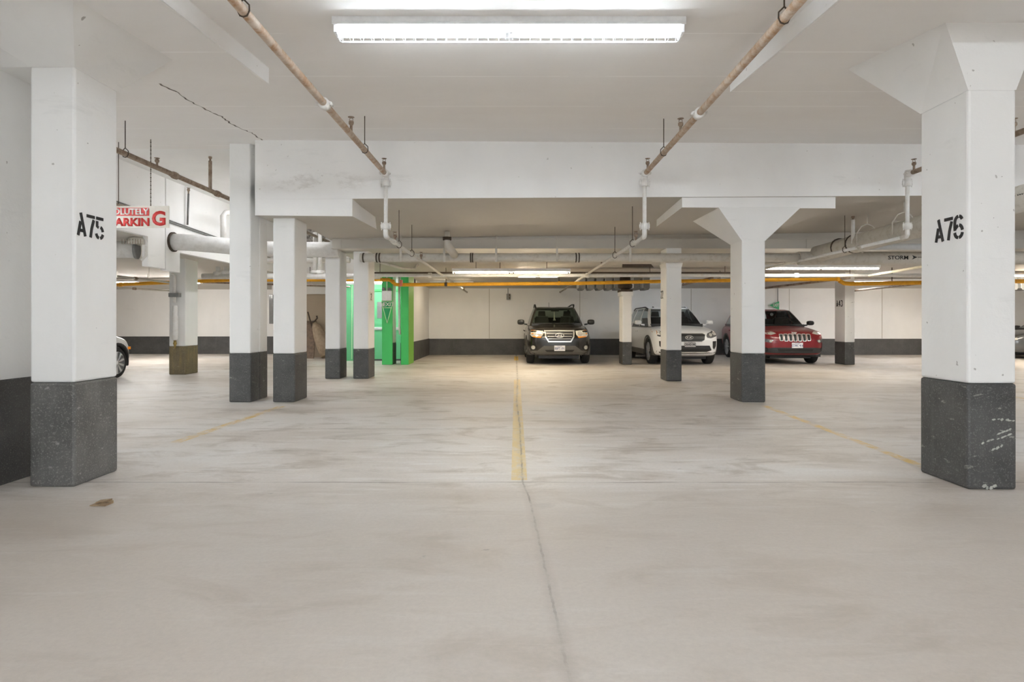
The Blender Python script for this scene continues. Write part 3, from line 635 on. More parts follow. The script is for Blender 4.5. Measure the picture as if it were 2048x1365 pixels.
# silver duct
t = thing('silver_duct', 'fat silver duct bending out of the white bay wall', 'duct', (-5.5, 12.3, 2.9))
pth = [Vector((-6.72, 11.80, 2.80)), Vector((-6.5, 11.84, 2.80)), Vector((-6.25, 12.0, 2.795)), Vector((-5.9, 12.35, 2.79)), Vector((-5.45, 12.66, 2.775)), Vector((-4.9, 12.74, 2.765)), Vector((-3.7, 12.76, 2.76))]
b = MB(); b.tube(pth, .165, 20); b.build('duct', M_silver, t)
b = MB(); b.lathe((-6.70, 11.80, 2.80), (1, 0, 0), [(.17, 0), (.195, 0), (.195, .03), (.17, .03)], 20); b.build('wall_collar', M_iron, t)['label'] = 'dark collar where the duct leaves the wall'
t = thing('silver_duct', 'straight silver duct in the opening beneath the hanging sign', 'duct', (-7.6, 10.9, 2.65))
b = MB(); b.tube([(-10.5, 10.2, 2.56), (-6.98, 11.08, 2.56)], .155, 18); b.build('duct', M_silver, t)
b = MB(); b.lathe((-6.98, 11.08, 2.56), (1, .25, 0), [(.16, 0), (.17, 0), (.17, .04), (.16, .04)], 18); b.build('end_ring', M_galv, t)
t = thing('caged_fan', 'rusty caged fan unit above the straight silver duct', 'fan', (-7.3, 11.0, 2.8))
p = P(274, 484, 11.0)
b = MB(); b.lathe(p, (0, 0, 1), [(.16, -.05), (.17, 0), (.12, .07), (.03, .10)], 14); b.build('housing', M_gpipe, t)
b = MB()
for k in range(8): b.tube([(p.x - .17 + k * .048, p.y - .16, p.z - .06), (p.x - .17 + k * .048, p.y - .16, p.z + .03)], .005, 4)
b.build('cage', M_brown, t)
t = thing('vent_pipe', 'thin white upright pipe in front of the straight duct end', 'pipe', (-7.2, 10.9, 2.5))
b = MB(); b.tube([P(290, 482, 10.8), P(293, 487, 10.8), P(292, 512, 10.8), P(283, 521, 10.8)], .025, 8); b.build('pipe', M_wpipe, t)
# drain pipe on stained column
t = thing('drain_pipe', 'white drain pipe with thick canister on the stained column', 'pipe', (-7.9, 13.8, 0.7))
b = MB(); b.tube([P(343, 548, 13.83), P(349, 552, 13.83), P(349, 606, 13.83)], .035, 10); b.build('pipe', M_wpipe, t)
b = MB(); p = P(350, 612, 13.82); b.lathe((p.x, p.y, .80), (0, 0, 1), [(.05, 0), (.065, .04), (.065, .55), (.055, .57), (.055, .78), (.04, .8)], 14); b.build('canister', M_wpipe, t)
b = MB(); b.lathe((p.x, p.y, .80), (0, 0, -1), [(.03, 0), (.03, .05), (.045, .06), (.02, .14), (.008, .2)], 8); b.build('valve', plain('brass', (.35, .25, .08), .4, .8), t)
b = MB(); q0 = P(349, 590, 13.8); b.box(q0.x - .13, q0.x + .1, q0.y - .02, q0.y + .1, q0.z - .05, q0.z + .04); b.build('bracket', M_galv, t)
# vertical white risers seen between the columns
for i, (px, y0, y1, lab) in enumerate(((436, 500, 548, 'white riser pipe just below the silver duct'), (452, 500, 545, 'white riser pipe close to the tall double column'),
                                       (630, 465, 545, 'white riser pipe seen between two white columns, clamped at its foot'), (640, 465, 545, 'white riser pipe seen between two white columns, nearer the stair wall'))):
    t = thing('riser_pipe', lab, 'pipe', P(px, y1, 15.5), group='white riser pipes in the bay')
    b = MB(); b.tube([P(px, y0, 15.5), P(px, y1, 15.5)], .055, 10); b.build('pipe', M_wpipe, t); coupling(t, P(px, y1, 15.5), (0, 0, 1), .06, M_wpipe)
t = thing('header_pipe', 'thick white header pipe crossing the bay above the yellow pipe', 'pipe', (-5, 15.5, 2.4))
b = MB(); b.tube([P(405, 553, 15.5), P(760, 553, 15.5)], .075, 12); b.build('pipe', M_wpipe, t)
t = thing('header_pipe', 'white header pipe crossing the bay just below the silver duct', 'pipe', (-5, 16, 2.8))
b = MB(); b.tube([P(440, 521, 16.2), P(700, 521, 16.2)], .07, 12); b.build('pipe', M_wpipe, t)
# big grey drain main along the rear beam
YM = 12.22
t = thing('drain_main', 'long grey drain main hung below the rear beam, stencilled STORM', 'pipe', (2, YM, 2.5))
b = MB(); b.tube([(-3.12, YM, 2.535), (5.9, YM, 2.535)], .088, 16); b.build('pipe', M_gpipe, t)
b = MB(); b.tube([(5.8, YM, 2.525), (12.9, YM, 2.525)], .135, 18); b.build('storm_pipe', M_gpipe, t)
for x in (-3.05, -2.78, -2.72, -0.87, -0.83, 1.27, 1.33):
    b = MB(); b.lathe((x, YM, 2.535), (1, 0, 0), [(.09, -.012), (.098, -.012), (.098, .012), (.09, .012)], 16); b.build('clamp_band', M_iron, t)
for x in (-2.28, -1.4, -.35, 0.88, 2.36, 4.7, 7.05):
    b = MB(); b.box(x - .022, x + .022, YM - .10, YM - .094, 2.44, 2.72); b.box(x - .022, x + .022, YM - .10, YM + .1, 2.655, 2.66); b.tube([(x, YM, 2.65), (x, YM, 3.0)], .006, 5); b.build('pipe_strap', M_gpipe, t)
# branch coming down from the slab
cxp = P(897, 480, 12.0)
b = MB(); b.tube([(cxp.x, 11.75, 3.0), (cxp.x, 11.75, 2.80), (cxp.x + .01, 11.78, 2.73), (cxp.x + .05, 11.9, 2.67), (cxp.x + .12, YM, 2.56)], .07, 14, rs=[.052, .055, .082, .082, .08]); b.build('branch_pipe', M_gpipe, t)
b = MB(); b.lathe((cxp.x, 11.75, 2.86), (0, 0, 1), [(.07, -.03), (.085, -.03), (.085, .03), (.07, .03)], 14); b.build('clamp_band', M_iron, t)
b = MB(); b.tube([(-2.75, YM + .05, 2.46), (-2.4, 12.9, 2.38), (-2.2, 13.3, 2.40), (-2.15, 13.4, 2.5)], .03, 8); b.build('trap_pipe', M_gpipe, t)
text_obj('lettering', 'STORM', 0.11, (P(1788, 516, YM).x, YM - .137, P(0, 516, YM - .13).z), (1, 0, 0), (0, 0, 1), M_black, t, .003, .012, sx=1.15)
b = MB(); ax = P(1815, 515, YM).x; az = P(0, 515, YM - .13).z
b.add([(ax, YM - .139, az + .045), (ax + .11, YM - .139, az), (ax, YM - .139, az - .045), (ax + .03, YM - .139, az)], [(0, 1, 2, 3)])
for k in range(5): b.box(ax + .12 + k * .022, ax + .132 + k * .022, YM - .14, YM - .138, az - .008, az + .008)
b.add([(ax + .235, YM - .139, az + .028), (ax + .265, YM - .139, az), (ax + .235, YM - .139, az - .028), (ax + .21, YM - .139, az)], [(0, 1, 2, 3)])
b.build('arrow', M_black, t)
# big collector running away beside the third sprinkler run
t = thing('collector_pipe', 'fat dusty collector pipe coming forward from the storm main', 'pipe', (6.25, 9, 2.7))
b = MB(); b.tube([(6.25, 5.2, 2.82), (6.25, 9.2, 2.70), (6.25, 12.0, 2.63), (6.15, 12.2, 2.6)], .165, 18); b.build('pipe', M_gpipe, t)
for y in (8.3, 9.6, 10.6):
    b = MB(); zz = 2.72 - (y - 8.3) * .03
    b.tube([(6.25 - .19, y, zz - .05), (6.25 - .19, y, zz + .14), (6.25 - .1, y, zz + .27), (6.25, y, zz + .31), (6.25 + .1, y, zz + .27), (6.25 + .19, y, zz + .14), (6.25 + .19, y, zz - .05)], .011, 5)
    b.tube([(6.25 - .19, y, zz + .16), (6.25 + .19, y, zz + .16)], .007, 5); b.tube([(6.25, y, zz + .3), (6.25, y, 3.16)], .007, 5); b.build('hanger_rod', M_gpipe, t)
for y in (11.0, 11.5):
    b = MB(); b.lathe((6.25, y, 2.66), (0, 1, 0), [(.166, -.015), (.175, -.015), (.175, .015), (.166, .015)], 18); b.build('clamp_band', M_iron, t)
b = MB(); ay = 7.43; b.add([(6.083, ay - .10, 2.80), (6.083, ay - .16, 2.765), (6.083, ay - .10, 2.73), (6.083, ay - .03, 2.765)], [(0, 1, 2, 3)])
for k in range(4): b.box(6.08, 6.085, ay - .2 - k * .03, ay - .19 - k * .03, 2.76, 2.775)
b.build('arrow', M_black, t)
t = thing('upright_pipe', 'white upright sprinkler stub in front of the fat collector pipe', 'pipe', (6.1, 10.9, 2.7))
b = MB(); b.tube([P(1706, 488, 10.8), P(1706, 440, 10.8)], .033, 10); b.build('pipe', M_wpipe, t); sprinkler(t, P(1706, 446, 10.8), .18)
t = thing('side_pipe', 'pale blue-grey pipe joining the collector from the A76 side', 'pipe', (7.5, 11.6, 2.7))
b = MB(); b.tube([P(1740, 494, 11.6), P(1990, 494, 11.6)], .062, 12); b.tube([P(1900, 494, 11.6), P(1900, 494, 11.6) + Vector((0, 0, .6))], .006, 5); b.build('pipe', plain('pale_blue_grey_paint', (.62, .64, .65), .5), t)
t = thing('slanted_pipe', 'thin cream pipe slanting down behind column A76', 'pipe', (8.5, 14, 2.4))
b = MB(); b.tube([P(1738, 552, 14.6), P(1990, 508, 11.7)], .03, 8); b.build('pipe', plain('cream_pipe', (.72, .66, .5), .5), t)
# long white pipe and yellow gas pipe
t = thing('water_pipe', 'long white water pipe just above the yellow gas pipe', 'pipe', (2, 14.9, 2.3))
b = MB(); b.tube([P(690, 551, 15.0), P(1900, 551, 15.0)], .043, 12); b.build('pipe', M_wpipe, t)
for px in (860, 1175, 1593): coupling(t, P(px, 551, 15.0), (1, 0, 0), .043, M_wpipe)
for px in (760, 1000, 1300, 1450, 1700):
    b = MB(); p = P(px, 551, 15.0); b.tube([(p.x, p.y, p.z), (p.x, p.y, zr(15) + .02)], .008, 5); b.build('hanger_rod', M_steel, t)
t = thing('cable_conduit', 'dark cable tray resting above the long white water pipe', 'conduit', (2, 15.3, 2.5))
b = MB(); b.box(P(745, 0, 15.4).x, P(1560, 0, 15.4).x, 15.3, 15.5, P(0, 548, 15.4).z, P(0, 545, 15.4).z); b.build('tray', M_iron, t)
t = thing('gas_pipe', 'yellow gas pipe running the full width below the rear ceiling', 'pipe', (0, 16, 2.3))
def gp(px, py, Y=16.0): return P(px, py, Y)
b = MB(); b.tube([gp(-300, 578), gp(235, 569.5), gp(395, 563), gp(460, 560.5), gp(778, 560), gp(784, 563), gp(790, 569), gp(800, 570), gp(1160, 567), gp(1330, 563), gp(1560, 560), gp(1675, 559)], .047, 12); b.build('pipe', M_gas, t)
for px, py in ((241, 569.5), (786, 564), (1676, 559), (892, 569), (1118, 567)):
    b = MB(); b.lathe(gp(px, py), (1, 0, 0), [(.048, -.035), (.056, -.035), (.056, .035), (.048, .035)], 12); b.build('pipe_joint', M_gas if px != 892 else M_steel, t)
for px, py in ((892, 569), (1118, 567), (1440, 561), (620, 560)):
    b = MB(); p = gp(px, py); b.tube([(p.x, p.y, p.z - .06), (p.x, p.y, zr(16) + .02)], .01, 5); b.build('hanger_rod', M_steel, t)
b = MB(); p = gp(803, 568); b.box(p.x - .04, p.x + .03, p.y - .06, p.y + .02, p.z - .07, p.z + .1); b.build('flow_tag', plain('pink_tag', (.75, .2, .15), .5), t)['label'] = 'red and white tag'
t = thing('gas_pipe', 'lower yellow gas pipe stretch behind column A43 and A76', 'pipe', (11, 16, 2.3))
b = MB(); b.tube([gp(1679, 562), gp(1688, 567), gp(1700, 568), gp(2300, 559)], .055, 12); b.build('pipe', M_gas, t)
for px in (1784, 1900):
    b = MB(); p = gp(px, 566); b.tube([(p.x, p.y, p.z - .07), (p.x, p.y, zr(16) + .02)], .012, 5); b.build('hanger_rod', M_steel, t)
# dark thin pipes by the back wall
for a, bb, lab in (((1500, 580, 18.5), (1700, 556, 15.8), 'dark thin pipe rising behind the flared column'), ((1366, 570, 17.5), (1425, 556, 15.8), 'black sloping pipe end behind the chipped column'), ((1706, 582, 19.0), (2000, 550, 13.5), 'dark thin pipe sloping up from column A43')):
    t = thing('branch_pipe', lab, 'pipe', P(*a)); b = MB(); b.tube([P(*a), P(*bb)], .032, 8); b.build('pipe', M_brown, t); sprinkler(t, P(*a), .12)
for a, bb, lab in (((236, 576, 16.8), (342, 582, 17.5), 'thin pale pipe behind the stained column'), ((236, 553, 13.2), (342, 566, 15.2), 'thin grey pipe sloping behind the stained column'), ((405, 565, 17.2), (700, 574, 17.8), 'thin black pipe below the yellow pipe behind the tall column')):
    t = thing('branch_pipe', lab, 'pipe', P(*a)); b = MB(); b.tube([P(*a), P(*bb)], .025, 8); pm = P(*a).lerp(P(*bb), .55); b.tube([pm, (pm.x, pm.y, 2.86 - .031 * (pm.y - 9.2))], .006, 5); b.build('pipe', M_brown if 'black' in lab else M_gpipe, t); coupling(t, P(*a).lerp(P(*bb), .3), P(*bb) - P(*a), .025, M_brown)
# row of grey trapezoid boxes under the rear ceiling
for i, px in enumerate((1163, 1181, 1199, 1217, 1234, 1272, 1291, 2022, 2041, 2062)):
    z0, z1 = P(0, 580.5, 18.6).z, 2.62; x = P(px, 0, 18.6).x
    place = 'right behind the iron-headed column' if px == 1234 else ['nearest the hanging sprinkler pipe end', 'second from the sprinkler pipe end', 'third from the sprinkler pipe end', 'fourth from the sprinkler pipe end', '', 'just past the iron-headed column', 'between iron-headed and chipped columns', 'close to the edge of column A76', 'second past column A76', 'third past column A76'][i]
    t = thing('duct_box', 'grey tapered metal box under the rear ceiling, ' + place, 'duct box', (x, 18.6, z0), group='tapered metal boxes under the rear ceiling')
    b = MB(); b.prism([(x - .10, z1), (x - .10, z0 + .06), (x - .06, z0), (x + .06, z0), (x + .10, z0 + .06), (x + .10, z1)], 'y', 18.45, 19.1); b.build('box', M_galv, t)
    b = MB(); b.box(x - .112, x - .103, 18.44, 19.0, z0 + .05, z1); b.build('side_flange', M_housing, t)
# hatch hole in rear ceiling
t = thing('ceiling_hatch', 'dark open hatch in the ceiling strip near the chipped column', 'hatch', (2.9, 15, 2.6))
b = MB(); b.hexa([(2.65, 14.6, 2.615), (3.35, 14.6, 2.615), (3.55, 15.2, 2.60), (2.75, 15.2, 2.60)], [(2.65, 14.6, 2.64), (3.35, 14.6, 2.64), (3.55, 15.2, 2.625), (2.75, 15.2, 2.625)]); b.build('opening', M_iron, t)

# ------------------------------------------------------------------ lights
def fixture(label, c, half, axis='x', col=COOL, st=30.0, guard=True, drop=0.0, tilt=0.0, ztop=None, depth=0.16):
    """c: centre of the housing underside; lamps hang below it"""
    x, y, z = c
    t = thing('fluorescent_light', label, 'light', (x, y, z), group='fluorescent strip lights')
    def W(u, v, ww): return (x + u, y + v, z + ww) if axis == 'x' else (x + v, y + u, z + ww)
    def bx(q, u0, u1, v0, v1, w0, w1):
        a, bq = W(u0, v0, w0), W(u1, v1, w1); q.box(min(a[0], bq[0]), max(a[0], bq[0]), min(a[1], bq[1]), max(a[1], bq[1]), a[2], bq[2])
    q = MB(); bx(q, -half, half, -.115, .115, 0, .05); bx(q, -half, half, -.115, -.110, -.018, 0); bx(q, -half, half, .110, .115, -.018, 0); q.build('housing', M_housing, t, .006)
    q = MB(); bx(q, -half, -half + .025, -.07, .07, -.06, 0); q.build('end_bracket', M_housing, t, .004)
    q = MB(); bx(q, half - .025, half, -.07, .07, -.06, 0); q.build('end_bracket', M_housing, t, .004)
    q = MB(); bx(q, -.03, .03, -.06, .06, -.062, 0); q.build('centre_bracket', M_housing, t, .004)
    tm = tube_mat('lamp_' + label[:12].replace(' ', '_'), col, st)
    for u0, u1 in ((-half + .07, -.07), (.07, half - .07)):
        for v in (-.038, .038):
            q = MB(); q.tube([W(u0, v, -.036), W(u1, v, -.036)], .019, 10); q.build('tube', tm, t)
    if guard:
        q = MB()
        for v in (-.085, -.03, .03, .085): q.tube([W(-half + .02, v, -.088 if abs(v) < .05 else -.07), W(half - .02, v, -.088 if abs(v) < .05 else -.07)], .0022, 4)
        n = int(half * 2 / .0853)
        for k in range(n + 1):
            u = -half + .03 + (2 * half - .06) * k / n
            q.tube([W(u, -.088, 0.0), W(u, -.086, -.07), W(u, -.03, -.09), W(u, .03, -.09), W(u, .086, -.07), W(u, .088, 0.0)], .0018, 4)
        q.build('wire_guard', M_guard, t)
    if ztop:
        for u in (-half * .6, half * .6):
            q = MB(); q.tube([W(u, 0, .05), W(u, 0, ztop - z)], .006, 5); q.build('hanger_rod', M_steel, t)
    return t
fixture('caged double fluorescent light glowing on the near ceiling', (-0.035, 4.80, zc(4.8) - .052), 1.385, col=COOL, st=13)
fixture('caged fluorescent light on the ceiling over the lane behind the viewpoint', (0, -1.2, zc(0) - .06), 1.385, col=COOL, st=20)  # added unseen lamp, fills the near lane from behind the camera
fixture('fluorescent light on the ceiling far behind the viewpoint', (1.5, -6.0, zc(0) - .06), 1.385, col=COOL, st=72, guard=False)  # unseen lamp put in to carry light on to the stepped beam
fixture('fluorescent light on the ceiling at the far end of the lane behind the viewpoint', (4.0, -11.0, zc(0) - .06), 1.385, col=COOL, st=84, guard=False)  # another unseen lamp, added far back for a flatter falloff
fixture('fluorescent light on the ceiling behind the viewpoint towards column A76', (8.0, -5.0, zc(0) - .06), 1.385, col=COOL, st=30, guard=False)  # added out of view, extra fill from behind on the A76 side
fixture('fluorescent light on the near ceiling past column A76', (7.2, 5.4, zc(5.4) - .06), 1.385, col=COOL, st=12, guard=False)  # out of view; added to light the A76 side evenly
fixture('fluorescent light on the near ceiling far past column A76', (13.0, 4.6, zc(4.6) - .06), 1.385, col=COOL, st=26, guard=False)  # unseen extra lamp, brightens the area beyond A76
fixture('fluorescent light on the aisle ceiling behind column A75', (-8.5, 7.2, zc(7.2) - .06), 1.385, col=COOL, st=34, guard=False)  # unseen extra lamp, added to fill the aisle with light
fixture('fluorescent light under the high bay roof', (-5.0, 13.2, 3.94), 1.385, 'y', col=WHITE, st=10, guard=False)
fixture('warm fluorescent light hung before the rear ceiling above the black car', (-0.05, 14.1, 2.42), 1.385, col=WARM, st=13, guard=False, ztop=2.72)
fixture('warm fluorescent light hung near the flared column above the red car', (7.30, 14.3, 2.53), 1.385, col=(1, .93, .80), st=13, guard=False, ztop=2.74)
fixture('short warm fluorescent light on the rear ceiling ahead of the black car', (0.69, 17.0, 2.545), .62, col=WARM, st=28, guard=False)
fixture('short warm fluorescent light on the rear ceiling behind the yellow pipe', (-2.0, 19.5, 2.485), .7, col=WARM, st=6, guard=False)  # added to brighten the back wall; the gas pipe hides it
fixture('short cool fluorescent light on the rear ceiling behind the chipped column', (5.17, 19.5, 2.485), .24, col=COOL, st=40, guard=False)  # added for more light on the back wall; the column hides it
fixture('cool fluorescent light on the rear ceiling past column A43', (11.6, 18.6, 2.49), 1.385, col=(.95, .97, 1), st=10, guard=False)
fixture('fluorescent light at the back past column A76', (15.5, 17.0, 2.56), 1.385, col=(1, .90, .75), st=30, guard=False)
fixture('warm fluorescent light behind the stained column', (-11.0, 18.5, 2.46), 1.385, col=(1, .97, .92), st=28, guard=False)
fixture('fluorescent light before the green stair door', (-4.3, 17.9, 2.44), .7, col=WHITE, st=11, guard=False)

# ------------------------------------------------------------------ signs and small items
t = thing('hanging_sign', 'red and cream hanging sign reading ABSOLUTELY NO PARKING', 'sign', (-5.75, 8.9, 2.8))
SY = 8.9; s = 1200 / SY
def sx(px): return (px - CX) / s
def sz(py): return H + (HY - py) / s
b = MB(); b.box(sx(155), sx(338), SY, SY + .012, sz(456), sz(412)); b.build('board', M_sign, t, .003)
b = MB(); b.box(sx(196), sx(298.5), SY - .003, SY + .002, sz(432), sz(416)); b.build('red_panel', M_red, t)
text_obj('lettering', 'ABSOLUTELY', .125, ((sx(199) + sx(297)) / 2, SY - .004, sz(424.2)), (1, 0, 0), (0, 0, 1), M_signwhite, t, .002, .035, sx=.985)
text_obj('lettering', 'NO PARKIN', .158, ((sx(172) + sx(302)) / 2, SY - .002, sz(445.3)), (1, 0, 0), (0, 0, 1), M_red, t, .002, .045, sx=1.10)
text_obj('lettering', 'G', .29, (sx(318), SY - .002, sz(438.6)), (1, 0, 0), (0, 0, 1), M_red, t, .002, .035, sx=1.0)
for px in (301, 190):
    b = MB(); zt_ = zc(SY)
    n = 34
    for k in range(n):
        z0 = sz(412) + (zt_ - sz(412)) * k / n; z1 = sz(412) + (zt_ - sz(412)) * (k + .85) / n
        b.tube([(sx(px), SY + .006, z0), (sx(px), SY + .006, z1)], .0055 if k % 2 else .008, 5)
    b.build('chain', M_steel, t)
t = thing('exit_flag', 'green exit triangle pointing sideways above the red car', 'sign', (9.7, 21.9, 1.7))
b = MB(); A, B_, C_ = P(1539, 611, 21.9), P(1558, 603, 21.9), P(1558, 620.5, 21.9)
b.prism([(A.x, A.z), (B_.x, B_.z), (C_.x, C_.z)], 'y', 21.89, 21.91); b.build('board', M_green_sign, t)
text_obj('lettering', 'EXIT', .14, (P(1551.5, 611, 21.9).x, 21.885, P(0, 611, 21.9).z), (1, 0, 0), (0, 0, 1), M_signwhite, t, .003, .02, sx=.75)
b = MB(); b.tube([(B_.x - .03, 21.93, B_.z - .1), (B_.x - .03, 21.93, 2.45)], .015, 6); b.build('conduit', M_galv, t)
t = thing('outlet_box', 'small grey switch box with conduit on the back wall', 'electrical box', P(1017, 594, 21.95))
b = MB(); a, c_ = P(1013, 600, 21.95), P(1021, 588, 21.95); b.box(a.x, c_.x, 21.88, 22.0, a.z, c_.z); b.build('box', M_galv, t, .01)
b = MB(); b.tube([(P(1016, 0, 21.95).x, 21.95, c_.z), (P(1016, 0, 21.95).x, 21.95, 2.45)], .014, 6); b.build('conduit', M_galv, t)
b = MB(); b.box(a.x + .09, a.x + .13, 21.86, 21.885, a.z + .03, a.z + .1); b.box(a.x + .09, a.x + .13, 21.86, 21.885, a.z + .13, a.z + .2); b.build('switch', M_steel, t)
t = thing('breaker_box', 'grey narrow panel on the recessed back wall behind the columns', 'electrical box', (-9, 22.5, 1.5))
b = MB(); b.box(P(538, 0, 22.5).x, P(546, 0, 22.5).x, 22.5, 22.6, P(0, 648, 22.5).z, P(0, 590, 22.5).z); b.build('box', M_glassgrey, t, .01)
t = thing('number_plate', 'small number plaque on the column in front of the stair door', 'sign', (-3.11, 13.2, 1.75))
b = MB(); b.box(-3.125, -3.118, 13.05, 13.3, 1.68, 1.88); b.build('plaque', M_sign, t); stencil('2', (-3.116, 13.1, 1.70), (0, 1, 0), (1, 0, 0), .15, t)
# leaning boards and tarp in the alcove
t = thing('wooden_board', 'dark wooden board leaning in the brown alcove', 'board', (-6.95, 20.2, 0))
b = MB(); b.hexa([(-7.05, 19.85, 0), (-6.62, 19.85, 0), (-6.62, 19.91, 0), (-7.05, 19.91, 0)], [(-7.1, 20.45, 1.25), (-6.72, 20.45, 1.25), (-6.72, 20.51, 1.25), (-7.1, 20.51, 1.25)]); b.build('board', M_wood, t)
t = thing('rolled_tarp', 'beige rolled tarp slumped against the alcove wall', 'tarp', (-6.5, 20.2, 0))
b = MB(); b.tube([(-6.25, 19.95, .05), (-6.33, 20.05, .3), (-6.5, 20.2, .7), (-6.68, 20.33, 1.05), (-6.8, 20.4, 1.2)], .2, 12, rs=[.14, .2, .22, .15, .05]); b.build('tarp', M_sack, t)
t = thing('bent_pole', 'dark bent pole with hook leaning over the tarp', 'pole', (-6.8, 20.2, 0))
b = MB(); b.tube([(-6.1, 19.8, .03), (-6.6, 20.15, .55), (-6.85, 20.3, 1.15), (-7.0, 20.42, 1.55)], .022, 8); b.tube([(-6.85, 20.3, 1.2), (-6.72, 20.3, 1.24), (-6.64, 20.3, 1.34), (-6.66, 20.3, 1.42)], .028, 8); b.build('pole', M_iron, t)
t = thing('cardboard_scrap', 'flattened brown cardboard scrap lying on the floor in front of column A75', 'litter', (-2.78, 4.05, 0))
b = MB(); o = P(200, 1010, 4.07); ox, oy = o.x, 4.07
b.hexa([(ox - .05, oy - .03, .001), (ox + .06, oy - .035, .001), (ox + .065, oy + .04, .001), (ox - .045, oy + .035, .001)], [(ox - .05, oy - .03, .006), (ox + .06, oy - .035, .012), (ox + .065, oy + .04, .02), (ox - .045, oy + .035, .008)]); b.build('sheet', M_card, t)
b = MB(); b.hexa([(ox - .03, oy - .0, .012), (ox + .05, oy + .0, .018), (ox + .05, oy + .05, .016), (ox - .03, oy + .05, .01)], [(ox - .03, oy, .018), (ox + .05, oy, .03), (ox + .05, oy + .05, .03), (ox - .03, oy + .05, .02)]); b.build('folded_flap', M_card, t)

# ------------------------------------------------------------------ cars
M_tyre = plain('tyre_rubber', (.022, .021, .02), .8)
M_trim = plain('black_trim', (.018, .018, .018), .45)
M_clad = plain('grey_cladding', (.10, .095, .085), .6)
M_chrome = plain('chrome', (.85, .85, .84), .22, .65, grain=.02)
M_alloy = plain('alloy_wheel', (.72, .72, .73), .3, .4, grain=.03)
M_amber = plain('amber_lens', (.85, .28, .02), .15, grain=.03)
M_lens = plain('clear_lamp_lens', (.70, .68, .62), .08, .3, .5, grain=.1)
M_lensd = plain('dark_lamp_lens', (.22, .22, .23), .08, .5, .5, grain=.4)
M_seat = plain('dark_seat_fabric', (.035, .033, .03), .8)
M_plate = plain('licence_plate', (.80, .80, .82), .4)
M_blue = plain('plate_blue', (.05, .07, .25), .5)
M_glass = glass_mat('tinted_car_glass', (.50, .56, .50))
M_glass2 = glass_mat('clear_car_glass', (.66, .72, .72))
M_cream = plain('cream_tassel', (.75, .70, .58), .8)
def carpaint(name, col, rough=.22, metal=.0): return plain(name, col, rough, metal, 1.0, grain=.02)
def interp(tab, y):
    for a, c in zip(tab, tab[1:]):
        if a[0] <= y <= c[0]:
            f = (y - a[0]) / (c[0] - a[0]); return [a[i] + (c[i] - a[i]) * f for i in range(len(a))]
    return list(tab[0] if y < tab[0][0] else tab[-1])
